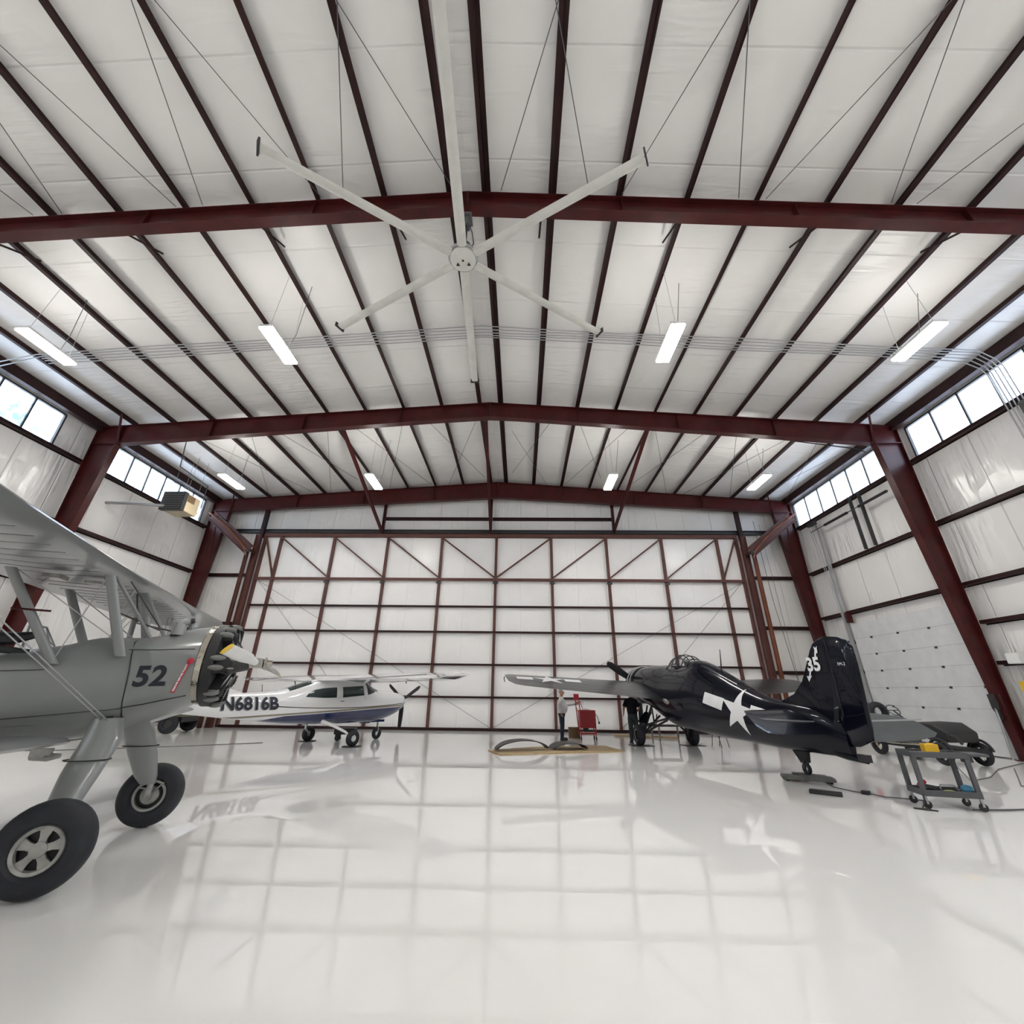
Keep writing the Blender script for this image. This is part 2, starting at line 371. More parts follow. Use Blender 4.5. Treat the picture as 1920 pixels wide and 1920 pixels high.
# ------------------------------------------------------------ rigid frames
KD = 14.87
def rigid_frame(y, zin, zbr, label):
    t = thing('steel_frame', label, 'steel frame', (0, y, 0)); W = .25; Y = .125
    for sg in (-1, 1):
        X = lambda d: XR + sg * d
        ztop = lambda d: ZR - K * d - .02
        # rafter half: deep at the knee
        n = MB(); r = [(0, ztop(0)), (KD, ztop(KD)), (KD, zin), (0, zbr)]
        n.prism(r, lambda u, v, q: (X(u), q, v), Y - .012, Y + .012)
        def fl(p, q, th=.022): n.beam((X(p[0]), Y, p[1]), (X(q[0]), Y, q[1]), W, th, up=(0, 0, 1))
        fl((0, ztop(0) - .011), (KD, ztop(KD) - .011)); fl((0, zbr + .011), (KD, zin + .011))
        for d in (3.6, 7.5, 11.2): n.beam((X(d), Y, zbr + (zin - zbr) * d / KD), (X(d), Y, ztop(d)), .012, W - .04, up=(0, 1, 0))
        n.beam((X(0.01), Y, zbr), (X(.01), Y, ztop(0)), .03, W, up=(0, 1, 0))
        n.build('rafter', 'steel', t, False)
        # tapered column with the knee panel
        n = MB(); di = lambda z: 15.66 - (15.66 - KD) * z / zin
        pc = [(di(0), .02), (15.85, .02), (15.85, ztop(15.85)), (KD, ztop(KD)), (KD, zin)]
        n.prism(pc, lambda u, v, q: (X(u), q, v), Y - .012, Y + .012)
        n.beam((X(di(0)), Y, .02), (X(KD), Y, zin), .022, W, up=(0, 1, 0))
        n.beam((X(15.84), Y, .02), (X(15.84), Y, ztop(15.85)), .022, W, up=(0, 1, 0))
        n.beam((X(KD), Y, zin), (X(15.84), Y, zin + .02), W, .022, up=(0, 0, 1))
        n.beam((X(KD), Y, zin), (X(KD), Y, ztop(KD)), .022, W, up=(0, 1, 0))
        n.beam((X(KD), Y, ztop(KD) - .011), (X(15.85), Y, ztop(15.85) - .011), W, .022, up=(0, 0, 1))
        n.box((X((di(0) + 15.85) / 2), Y, .01), (16 - di(0) + .1, .3, .02))
        n.build('column', 'steel', t, False)
        # flange braces up to the purlins and the knee brace to the eave
        for d in (1.73, 4.87, 8.0, 11.13):
            for s2 in ((1,)):
                zb = zbr + (zin - zbr) * d / KD
                if s2 < 0 and y > 20: continue
                MB().beam((X(d), Y + s2 * .1, zb + .03), (X(d), Y + s2 * .95, ZR - K * d + .02), .05, .008, up=(1, 0, 0)).beam((X(d), Y + s2 * .1, zb + .03), (X(d), Y + s2 * .95, ZR - K * d + .02), .008, .05, up=(1, 0, 0)).build('flange_brace', 'purlin', t, False)
        for s2 in (1, -1) if y > 10 else (1,):
            MB().beam((X(14.8), Y + s2 * .1, zin + .03), (X(14.4), Y + s2 * .75, zroof(X(14.4)) + .02), .06, .06).build('flange_brace', 'steel', t, False)
    return t
rigid_frame(6.03, 10.92, 11.98, 'dark red steel portal frame that carries the big white ceiling fan')
rigid_frame(13.86, 10.56, 11.84, 'dark red steel portal frame standing midway between the fan and the hangar door')
rigid_frame(20.90, 10.70, 11.55, 'dark red steel portal frame directly in front of the hangar door wall')

# ------------------------------------------------------------ purlins
SLOPE = {-1: 'biplane side', 1: 'fighter side'}
ORD = ['', 'first', 'second', 'third', 'fourth', 'fifth', 'sixth', 'seventh', 'eighth', 'ninth', 'tenth', 'eleventh']
def zee(b, x, z, y0, y1, sg, h=.2, f=.10, t=.012):
    b.span((x - t, y0, z), (x + t, y1, z + h)); b.span((x - t, y0, z + h - t * 1.5), (x + sg * f, y1, z + h)); b.span((x + t, y0, z), (x - sg * f, y1, z + t * 1.5))
for sg in (-1, 1):
    for i in range(1, 12):
        d = .434 + (i - 1) * 1.566 if i < 11 else 15.77
        x = XR + sg * d; b = MB()
        if i < 11: zee(b, x, zroof(x), YB, YF, sg)
        else:
            b.span((x - .10, YB, zroof(x) - .20), (x + .10, YF, zroof(x) + .17))
        lab = 'dark red roof purlin, %s from the ridge, %s' % (ORD[i], SLOPE[sg]) if i < 11 else 'dark red eave strut along the top of the windows, ' + ('grey biplane side' if sg < 0 else 'overhead door side')
        tag(b.build('roof_purlin' if i < 11 else 'eave_strut', 'purlin', None, False), lab, 'purlin', 'roof purlins' if i < 11 else 'eave struts')
# ------------------------------------------------------------ wall girts
def girt(y0, y1, z, sg, label):
    x = XR + sg * HW; b = MB()
    b.span((x, y0, z - .006), (x - sg * .2, y1, z + .006)); b.span((x - sg * .2, y0, z - .006), (x - sg * .188, y1, z + .075)); b.span((x, y0, z - .07), (x - sg * .01, y1, z))
    b.span((x - sg * .03, y0, z - .035), (x - sg * .2, y1, z + .006))
    tag(b.build('wall_girt', 'purlin', None, False), label, 'girt', 'wall girts')
BAYS = [('fan bay', 6.16, 13.97), ('door bay', 13.99, 21.02)]
hn = {9.74: 'window sill', 7.27: 'upper', 5.07: 'middle', 3.84: 'lower middle', 2.62: 'low', 2.63: 'low'}
for nm, a, c in BAYS:
    sd = {'fan bay': 'beside the fan', 'door bay': 'next to the corner'}[nm]
    for z in (9.74, 7.27, 5.07): girt(a, c, z, -1, 'dark red %s girt, biplane wall, bay %s' % (hn[z], sd))
    for z in (9.74, 7.27, 5.07): girt(a, c, z, 1, 'dark red %s girt, overhead door wall, bay %s' % (hn[z], sd))
for z in (3.84, 2.62): girt(6.3, 13.86, z, 1, 'dark red %s girt, overhead door wall, bay beside the fan' % hn[z])
girt(6.3, 13.86, 2.62, -1, 'dark red low girt, biplane wall, bay beside the fan')
girt(14.1, 20.9, 2.62, -1, 'dark red low girt, biplane wall, bay next to the corner')
for z in (3.84, 2.62, 1.35): girt(19.25, 20.9, z, 1, 'short dark red girt beside the overhead door track, %s of three' % {3.84: 'top', 2.62: 'middle', 1.35: 'lowest'}[z])
def wgirt(x0, x1, z, label, y=21.5, h=.16):
    b = MB().span((x0, y, z - h / 2), (x1, y + .15, z - h / 2 + .012)).span((x0, y, z - h / 2), (x1, y + .012, z + h / 2)).span((x0, y, z + h / 2 - .012), (x1, y + .15, z + h / 2))
    return tag(b.build('wall_girt', 'purlin', None, False), label, 'girt', 'door wall girts')
for z, q in ((7.24, 'upper'), (4.71, 'middle'), (2.64, 'lower')):
    wgirt(12.0, 14.55, z, 'dark %s girt between fighter side door post and corner column' % q)
    wgirt(-17.0, -14.4, z, 'dark %s girt between biplane side door post and corner column' % q)
wgirt(-7.6, -1.72, 10.52, 'dark girt over the hangar door head, half toward the white light aircraft')
wgirt(-1.58, 5.05, 10.52, 'dark girt over the hangar door head, half toward the black fighter')
tag(MB().ibeam((-17.1, 21.5, 9.72), (14.5, 21.5, 9.72), .2, .2, .02).build('door_header_beam', 'dark', None, False), 'long black header beam across the end wall above the hangar door', 'beam')
for x, q in ((-7.6, 'over the white light aircraft'), (-1.65, 'at the middle of the door'), (5.06, 'over the black fighter')):
    tag(MB().ibeam((x, 21.35, 9.6), (x, 21.35, zroof(x)), .16, .14, .016, up=(1, 0, 0)).build('gable_post', 'steel', None, False), 'short red post from door header to roof, %s' % q, 'post', 'gable posts')
for a, c, q in (((-7.72, 14.96, 12.06), (-7.63, 21.3, 9.68), 'over the white light aircraft'), ((-1.46, 13.9, 12.4), (-1.65, 21.2, 9.72), 'to the middle of the door'), ((5.4, 14.99, 12.03), (5.05, 21.3, 9.72), 'over the black fighter')):
    tag(MB().ibeam(a, c, .13, .13, .016).build('diagonal_strut', 'steel', None, False), 'long red diagonal strut from roof down to door header, %s' % q, 'brace', 'diagonal struts')

# ------------------------------------------------------------ bracing rods under the roof
rods = [(1.32, 14.84, -.48, 19.76), (-.41, 15.81, 1.45, 20.85), (2.43, 14.73, 4.23, 19.7), (4.75, 14.65, 2.43, 20.7), (5.65, KD, 8.02, 20.9), (7.96, 14.7, 5.97, 20.05),
        (8.97, 14.74, 11.43, 20.89), (11.27, 15.12, 8.86, 21.03), (14.09, 15.61, 12.72, 20.55), (12.48, 15.14, 14.27, 20.57), (-1.95, 15.03, -4.06, 20.86), (-4.02, 14.82, -2.0, 20.26),
        (-5.03, 14.71, -7.35, 20.78), (-7.33, 14.62, -4.98, 20.73), (-8.21, 14.6, -10.75, 21.09), (-10.6, 14.64, -8.7, 19.59), (-11.56, 14.77, -14.1, 20.87), (-13.86, 15.24, -11.55, 20.7),
        (1.3, 1.2, -.49, 6.0), (.2, 2.0, 1.57, 6.0), (4.6, .6, 2.31, 6.0), (3.2, 1.7, 4.95, 6.0), (8.1, .3, 5.55, 6.0), (6.1, .6, 8.28, 6.0), (11.6, .6, 8.83, 6.0),
        (-10.6, -.6, -8.11, 6.0), (-5.9, 1.0, -7.49, 6.0), (-9.0, -.5, -10.76, 6.0), (-13.2, 0, -11.43, 6.0), (-6.3, 2.5, -4.7, 6.0), (-2.4, .9, -4.2, 6.0), (-4.6, .2, -1.6, 6.0)]
for i, (x0, y0, x1, y1) in enumerate(rods):
    bay = 'near the door' if y1 > 10 else 'before the fan'
    xm = (x0 + x1) / 2; dd = (x1 - x0) * (1 if y1 > y0 else -1)
    q = 'about %s m %s' % (('%.0f' % abs(xm - XR)), 'toward the biplane wall' if xm < XR else 'toward the overhead door wall')
    words = ['ridge', 'one purlin out', 'two purlins out', 'three purlins out', 'four purlins out', 'five purlins out', 'six purlins out', 'seven purlins out', 'eight purlins out', 'nine purlins out', 'ten purlins out']
    q = words[min(10, int(abs(xm - XR) / 1.566))] + (' on the biplane side' if xm < XR else ' on the fighter side')
    tag(MB().tube((x0, y0, zroof(x0) - .02), (x1, y1, zroof(x1) - .02), .009, n=6).build('bracing_rod', 'wire', None), 'thin roof rod %s, %s, slanting %s' % (bay, q, 'outward' if dd * (xm - XR) > 0 else 'inward'), 'rod', 'roof bracing rods')

# ------------------------------------------------------------ main hangar door
D = estruct('door_1'); YD = 21.4
DX0, DX1 = -14.12, 11.62; DZ = 9.50
MX = [XR - .04 + i * 2.962 for i in range(-4, 5)]
RZ = [7.03, 5.64, 4.38, 2.85, 1.41]
MB().span((DX0, YD + .15, .03), (DX1, YD + .21, DZ)).build('door_skin', 'doorskin', D, False)
for x in MX: MB().span((x - .065, YD, .08), (x + .065, YD + .15, DZ - .1)).build('door_mullion', 'doorsteel', D, False)
for x in (DX0 + .05, DX1 - .05): MB().span((x - .06, YD - .02, .05), (x + .06, YD + .15, DZ)).build('door_stile', 'doorsteel', D, False)
MB().span((DX0, YD - .04, DZ - .12), (DX1, YD + .15, DZ + .06)).build('door_top_rail', 'doorsteel', D, False)
MB().span((DX0, YD - .04, 6.96), (DX1, YD + .02, 7.10)).build('door_rail', 'doorsteel', D, False)
for z in RZ[1:]: MB().span((DX0, YD - .005, z - .045), (DX1, YD + .1, z + .045)).build('door_rail', 'purlin', D, False)
MB().span((DX0, YD - .01, .02), (DX1, YD + .15, .12)).build('door_bottom_rail', 'purlin', D, False)
for i in range(8):
    a, c = MX[i], MX[i + 1]
    if i >= 4: a, c = c, a
    MB().beam((a, YD + .03, 9.36), (c, YD + .03, 7.12), .07, .09, up=(0, 1, 0)).build('door_diagonal', 'doorsteel', D, False)
for a, c in ((DX0 + .1, MX[0]), (DX1 - .1, MX[8])):
    MB().beam((a, YD + .03, 9.36), (c, YD + .03, 7.12), .07, .09, up=(0, 1, 0)).build('door_diagonal', 'doorsteel', D, False)
for a in ((XR - .05, .1, DX0 + .2, 6.95), (XR - .05, .1, DX1 - .2, 6.95), (MX[2], .1, DX0 + .2, 6.95), (MX[6], .1, DX1 - .2, 6.95)):
    MB().tube((a[0], YD + .1, a[1]), (a[2], YD + .1, a[3]), .008, n=6).build('tension_rod', 'wire', D)
for x in MX[1:8]: MB().box((x, YD - .03, 6.86), (.26, .05, .1)).build('hinge_bracket', 'dark', D, False)
# posts, guide rails and slanting guide arms each side of the door
for sg, px, q in ((-1, -14.28, 'beside the white light aircraft'), (1, 11.80, 'beside the black fighter')):
    tag(MB().ibeam((px, 21.2, 0), (px, 21.2, 9.4), .22, .26, .02, up=(1, 0, 0)).build('door_post', 'doorsteel', None, False), 'tall brown steel door post %s' % q, 'post', 'door posts')
    px2 = px + sg * .12
    tag(MB().ibeam((px2 + sg * .18, 21.0, 0), (px2 + sg * .18, 21.0, 8.6), .12, .16, .016, up=(1, 0, 0)).span((px2 + sg * .10, 20.92, 5.2), (px2 + sg * .13, 20.93, 0.0)).build('door_guide_rail', 'rust' if sg > 0 else 'doorsteel', None, False), 'vertical rusty guide rail on the door post %s' % q, 'rail', 'door guide rails')
    tag(MB().span((px - .07, 21.25, 9.3), (px + .12, 21.45, 11.0)).build('gable_post', 'purlin', None, False), 'dark post from the door corner to the roof %s' % q, 'post', 'gable posts')
    a = thing('guide_beam', 'heavy slanting brown guide beam at the door top %s' % q, 'guide arm', (px - sg * .05, 20.6, 8.3), 0, 'door guide arms')
    e = V((sg * 2.45, -.1, 1.95))
    MB().ibeam((0, 0, .05), e, .34, .52, .03).build('arm_beam', 'doorsteel', a, False)
    pts = [V((0, 0, -.3)), V((sg * .1, 0, .0)), V((sg * .5, 0, .45)), V((sg * 1.4, -.05, 1.25)), e + V((sg * .1, 0, .12))]
    MB().path([p + V((0, -.16, 0)) for p in pts], .05, 6).build('curved_track', 'rust', a)
    MB().ell((0, -.12, -.02), (.12, .12, .12)).build('roller', 'dark', a)
    MB().beam(e + V((-sg * .3, 0, 0)), V((sg * 2.2, .25, .0)), .05, .05).build('arm_strut', 'steel', a, False)
    MB().beam(V((0, 0, .05)), V((sg*.0, .6, .05)), .12, .12).build('arm_bracket', 'steel', a, False)
tag(MB().path([(12.45, 21.0, 10.2), (12.5, 20.95, 6), (12.75, 20.9, 2.2), (12.9, 20.9, .05)], .012, 6).build('hanging_cable', 'dark', None), 'black cable hanging down beside the fighter side door post', 'cable')
tag(MB().path([(13.0, 21.45, 10.2), (13.1, 21.45, 4.0), (13.15, 21.45, .05)], .008, 6).build('hanging_cable', 'wire', None), 'thin grey cord hanging on the end wall near the corner column', 'cable')

# ------------------------------------------------------------ white overhead door in the side wall
D2 = estruct('door_2'); xd = 14.5
MB().span((xd, 14.30, .03), (xd + .06, 19.08, 4.55)).build('door_panel', 'doorpanel', D2, False)
for i in range(1, 7): MB().span((xd - .003, 14.30, .03 + i * .65 - .006), (xd, 19.08, .03 + i * .65 + .006)).build('panel_joint', 'galv', D2, False)
for z in (.67, 1.31, 1.96, 2.61, 3.25, 3.91):
    for y in (18.15, 16.84, 15.51, 14.36): MB().span((xd - .02, y - .045, z - .035), (xd, y + .045, z + .035)).build('hinge_plate', 'dark', D2, False)
for y, z1 in ((19.2, 9.3), (14.2, 4.6)):
    MB().span((xd - .12, y - .045, .02), (xd + .02, y + .045, z1)).build('door_track', 'galv', D2, False)
tag(MB().tube((14.32, 14.9, 9.05), (14.32, 19.6, 9.05), .018).build('torsion_shaft', 'dark', None), 'horizontal steel shaft high above the white overhead door', 'shaft')
for y0, y1, q in ((14.95, 16.45, 'nearer the middle frame'), (17.1, 18.6, 'nearer the hangar door')):
    tag(MB().path([(14.32, y0 + (y1 - y0) * i / 40, 9.05) for i in range(41)], [.062 if i % 2 else .05 for i in range(41)], 10).build('torsion_spring', 'black', None), 'black torsion spring on the shaft above the overhead door, %s' % q, 'spring', 'torsion springs')
for y in (16.38, 16.9):
    tag(MB().span((14.38, y - .035, 7.3), (14.5, y + .035, 9.7)).build('spring_support_post', 'dark', None, False), 'black upright post holding the torsion shaft, the one %s' % ('by the middle spring end' if y < 16.5 else 'further toward the corner'), 'post', 'spring support posts')
tag(MB().span((14.4, 18.98, 4.62), (14.6, 19.1, 5.07)).build('door_hanger_post', 'steel', None, False), 'short red post at the top corner of the white overhead door', 'post')
for dy, q in ((.42, 'grey'), (.58, 'pale')):
    tag(MB().path([(14.42, 19.2 + dy, 9.5), (14.42, 19.0 + dy * .55, 4.9), (14.42, 18.95 + dy * .5, .05)], .014, 6).build('door_cable', 'galv', None), '%s lift cable running down the edge track of the overhead door' % q, 'cable', 'overhead door cables')
tag(MB().box((14.4, 19.5, 9.45), (.18, .5, .16)).build('cable_drum_box', 'dark', None, False), 'dark operator box at the top of the overhead door track', 'operator')
tag(MB().box((14.3, 14.05, 1.55), (.22, .2, .42)).box((14.25, 14.05, 1.2), (.1, .12, .3)).build('door_operator', 'dark', None, False, bevel=.02), 'dark grey operator box on the column at the edge of the overhead door', 'operator')
tag(MB().tube((14.12, 14.05, .02), (14.22, 14.05, 1.4), .03).build('conduit_pipe', 'galv', None), 'pale pipe rising to the operator box at the overhead door', 'pipe')
tag(MB().box((14.45, 13.22, 1.35), (.08, .16, 1.5)).build('yellow_sign_board', 'yellow', None, False), 'tall narrow yellow board beside the red column at the picture edge', 'board')
tag(MB().box((14.45, 13.1, 2.72), (.3, .35, .3)).build('wall_box', 'white', None, False, bevel=.02), 'white box on the low girt behind the red column', 'box')
for i in range(5):
    y = 10.0 + i * .11
    pts = [(-17.0, y + .05 * i, zroof(-17) - .35)] if i < 2 else []
    pts += [(x, y + .03 * math.sin(x * .7 + i), zroof(x) - .035) for x in ([-15.6, -12, -8, -4, XR, 3, 7, 11, 13.9])]
    pts += [(14.3, y, 11.05), (14.42, y, 10.8), (14.45, y, 9.6), (14.5, y, 4)]
    tag(MB().path(pts, .017, 8).build('conduit_pipe', 'galv', None), 'thin grey conduit under the purlins, %s of five from the fan' % ORD[i + 1], 'conduit', 'roof conduits')
tag(MB().box((14.48, 9.9, 8.6), (.12, .5, 1.9)).build('electrical_panel', 'wire', None, False), 'grey electrical panel on the wall below the conduits', 'panel')
# sprinkler style pipe under the middle frame
tag(MB().path([(-15.0, 15.8, 10.6), (-13.9, 14.5, 11.1), (-10, 14.4, 11.38), (-5, 14.35, 11.75), (XR, 14.35, 12.0), (4, 14.35, 11.75), (9, 14.35, 11.25), (13.2, 14.35, 10.6), (13.5, 14.35, 10.45)], .022, 8).build('black_pipe', 'dark', None), 'thin black gas pipe running along behind the middle frame', 'pipe')
tag(MB().path([(-15.0, 15.8, 10.6), (-15.0, 17.6, 10.55), (-15.0, 17.62, 9.4)], .022, 8).build('black_pipe', 'dark', None), 'short black gas pipe dropping to the tan unit heater', 'pipe')
# ============================================================ lights, fan, heater
def hanging_light(x, y, ln, label):
    t = thing('hanging_light', label, 'light', (x, y, 10.0), 0, 'hanging lights')
    MB().box((0, 0, .06), (.36, ln, .07)).build('housing', 'white', t, False, bevel=.01)
    MB().box((0, 0, .0), (.34, ln - .02, .05)).build('diffuser', 'lamp', t, False)
    MB().box((0, 0, .10), (.26, ln - .1, .012)).build('ceiling_glow_panel', 'ceilglow', t, False)  # added glowing panel on the housing top, brightens the ceiling
    for s in (-1, 1):
        MB().path([(0, s * ln * .4, .1), (0, s * ln * .3, zroof(x) - 9.79)], .005, 5).build('hanging_wire', 'galv', t)
    MB().path([(.1, .2, .1), (.3, .1, .5), (.5, -.1, zroof(x) - 10.05)], .008, 5).build('power_cord', 'wire', t)
LX = (-12.72, -6.42, 3.86, 10.18)
ln_ = ['next to the biplane side windows', 'second from the biplane side windows', 'second from the overhead door side windows', 'next to the overhead door side windows']
for x, q in zip(LX, ln_):
    hanging_light(x, 8.3, 1.28, 'white light fitting, row behind the fan, %s' % q)
    hanging_light(x, 16.1, 1.36, 'white light fitting, row by the hangar door, %s' % q)
    hanging_light(x, .2, 1.28, 'added white light fitting, unseen row before the fan, %s' % q)  # unseen row overhead, put in for illumination
    hanging_light(x, -7.6, 1.28, 'added white light fitting, unseen row at rear wall, %s' % q)  # unseen row behind the camera, put in for illumination

F = thing('ceiling_fan', 'huge white six-blade ceiling fan hanging from the dark red frame', 'ceiling fan', (-1.28, 6.17, 10.32), 0)
b = MB().lathe([(.001, -.03), (.25, -.03), (.28, -.01), (.28, .03), (.2, .06), (.001, .06)], ax=(0, 0, 1), n=32); b.build('hub', 'fan', F)
MB().lathe([(.27, .05), (.33, .05), (.33, .09), (.27, .09), (.27, .05)], ax=(0, 0, 1), n=32).build('hub_ring', 'galv', F)
MB().lathe([(.001, -.045), (.025, -.04), (.025, -.02)], ax=(0, 0, 1), n=12).build('hub_bolt', 'black', F)
for x, y in ((-.12, .08), (.12, .08)): MB().add([(x - .045, y + .04, -.036), (x + .045, y + .04, -.036), (x, y - .045, -.036)], [(0, 1, 2)]).build('warning_sticker', 'steel', F)
for k in range(6):
    a = math.radians(-88 + 60 * k); R_ = Matrix.Rotation(a, 4, 'Z')
    sec = lambda x, wd: [R_ @ V((x, yy, zz)) for yy, zz in ((-wd, .028), (-wd * .6, .008), (0, 0), (wd * .6, .006), (wd, .03), (wd * .55, .05), (0, .058), (-wd * .6, .052))]
    bl = MB().loft([sec(.3, .10), sec(.8, .105), sec(3.9, .095)]).build('blade', 'fan', F)
    MB().box(R_ @ V((3.93, 0, .045)), (.03, .26, .13), R_).build('blade_tip', 'dark', bl, False)
    MB().box(R_ @ V((.42, 0, .0)), (.26, .13, .012), R_).build('blade_clamp', 'fan', bl, False)
MB().lathe([(.001, .06), (.14, .06), (.16, .12), (.16, .42), (.1, .5), (.06, .5)], ax=(0, 0, 1), n=20).build('motor', 'dark', F)
MB().tube((0, 0, .4), (0, 0, 1.3), .045, n=12).build('downrod', 'dark', F)
MB().box((0, .0, 1.22), (.16, .2, .22)).box((.0, 0, 1.38), (.26, .3, .06)).build('mount_bracket', 'wire', F, False)
MB().path([(.1, .0, .3), (.2, .05, .6), (.14, .05, 1.0), (.06, 0, 1.25)], .01, 6).build('power_cord', 'black', F)

H = thing('unit_heater', 'tan box gas heater hanging under the windows above the biplane', 'heater', (-15.25, 16.5, 9.2), 0)
MB().box((0, .35, 0), (.95, .75, .82)).build('casing', 'tan', H, False, bevel=.02)
MB().box((0, -.12, 0), (.97, .2, .86)).build('louvre_frame', 'dark', H, False)
for i in range(9): MB().box((0, -.23, -.36 + i * .09), (.9, .06, .012), Matrix.Rotation(.5, 4, 'X')).build('louvre', 'galv', H, False)
MB().box((.49, .2, .2), (.01, .4, .3)).build('data_plate', 'card', H, False)
MB().lathe([(.001, .0), (.2, 0), (.22, .12), (.12, .3), (.001, .32)], (.1, .75, -.1), (0, 1, 0), 18).build('fan_motor', 'tan', H)
for x in (-.35, .35):
    for y in (0, .6): MB().tube((x, y, .4), (x * 1.05, y, zroof(-15.2) - 9.2), .008, n=5).build('hanger_rod', 'galv', H)
tag(MB().path([(-15.5, 16.35, 8.95), (-16.3, 15.9, 8.85), (-17.42, 15.55, 8.74)], .06, 12).build('exhaust_pipe', 'galv', None), 'pale exhaust pipe from the tan heater to the side wall', 'pipe')

# ============================================================ black fighter
ang = lambda fx, fy: math.atan2(fy, fx)
W = thing('fighter_plane', 'glossy black-navy propeller fighter with white star and number 35 on its tail', 'aeroplane', (5.13, 16.7, 0), ang(-.14, .99))
ws = [(.98, .64, 1.32, 2.62, 2), (.6, .67, 1.22, 2.63, 2), (0, .69, 1.08, 2.62, 2), (-.7, .69, .86, 2.56, 2.1), (-1.3, .67, .70, 2.48, 2.15), (-2.1, .66, .64, 2.46, 2.2), (-2.7, .64, .62, 2.50, 2.2), (-3.1, .61, .60, 2.55, 2.1),
      (-4.05, .52, .57, 2.24, 2.1), (-4.8, .44, .56, 1.93, 2.1), (-5.8, .33, .55, 1.60, 2.1), (-6.6, .24, .56, 1.5, 2.1), (-7.3, .15, .58, 1.36, 2), (-7.75, .07, .60, 1.1, 2)]
wf = refine(ws, 4)
WB = fuselage(MB(), wf, 44).build('fuselage', 'navy', W)
# turtledeck spine behind the cockpit
tur = refine([(-2.66, .33, 2.2, 2.62, 2.0), (-3.1, .34, 2.1, 2.60, 2.0), (-4.05, .26, 1.9, 2.26, 2.0), (-4.8, .2, 1.6, 1.95, 2)], 3)
fuselage(MB(), tur, 20).build('turtledeck', 'navy', W)
# cowling
cz = 1.98
MB().lathe([(.60, -.05), (.655, .02), (.665, .14), (.665, .16)], (1.0, 0, cz), (1, 0, 0), 40).build('cowling_collar', 'navy', W)
MB().lathe([(.665, 0), (.68, .06), (.68, .22), (.665, .26), (.655, .22), (.655, .04), (.665, 0)], (1.19, 0, cz), (1, 0, 0), 40).build('cowling_band', 'navy', W)
MB().lathe([(.67, 0), (.678, .1), (.66, .22), (.60, .30), (.50, .33), (.46, .30), (.5, .2), (.62, .08), (.67, 0)], (1.50, 0, cz), (1, 0, 0), 40).build('cowling', 'navy', W)
for k in (1.19, 1.47): MB().lathe([(.672, 0), (.69, .01), (.69, .03), (.672, .04)], (k, 0, cz), (1, 0, 0), 40).build('cowling_ring', 'galv', W)
E_ = MB().lathe([(.001, 0), (.22, 0), (.24, .2), (.2, .55), (.08, .62), (.001, .62)], (1.1, 0, cz), (1, 0, 0), 20).build('radial_engine', 'alu', W)
for k in range(9):
    a = 2 * PI * k / 9; d = V((0, math.sin(a), math.cos(a)))
    MB().path([V((1.35, 0, cz)) + d * (.2 + .035 * i) for i in range(12)], [.1 if i % 2 else .075 for i in range(12)], 10).build('cylinder', 'dark', E_)
P_ = MB().lathe([(.001, .32), (.06, .3), (.1, .2), (.12, 0), (.12, -.12)], (1.8, 0, cz), (1, 0, 0), 16).build('propeller_hub', 'dark', W)
for k in range(3):
    a = math.radians(57 + 120 * k); d = V((0, math.sin(a), math.cos(a))); tn = V((0, math.cos(a), -math.sin(a)))
    rg = []
    for r, wd, th, tw in ((.08, .05, .05, .9), (.3, .07, .045, .9), (.6, .13, .03, .7), (1.0, .145, .022, .5), (1.4, .12, .014, .38), (1.54, .06, .01, .35)):
        c = V((1.9, 0, cz)) + d * r; u = tn * math.cos(tw) + V((1, 0, 0)) * math.sin(tw); n_ = V((1, 0, 0)) * math.cos(tw) - tn * math.sin(tw)
        rg.append([c + u * wd * math.cos(q) + n_ * th * math.sin(q) for q in [2 * PI * j / 12 for j in range(12)]])
    MB().loft(rg).build('propeller_blade', 'black', W)
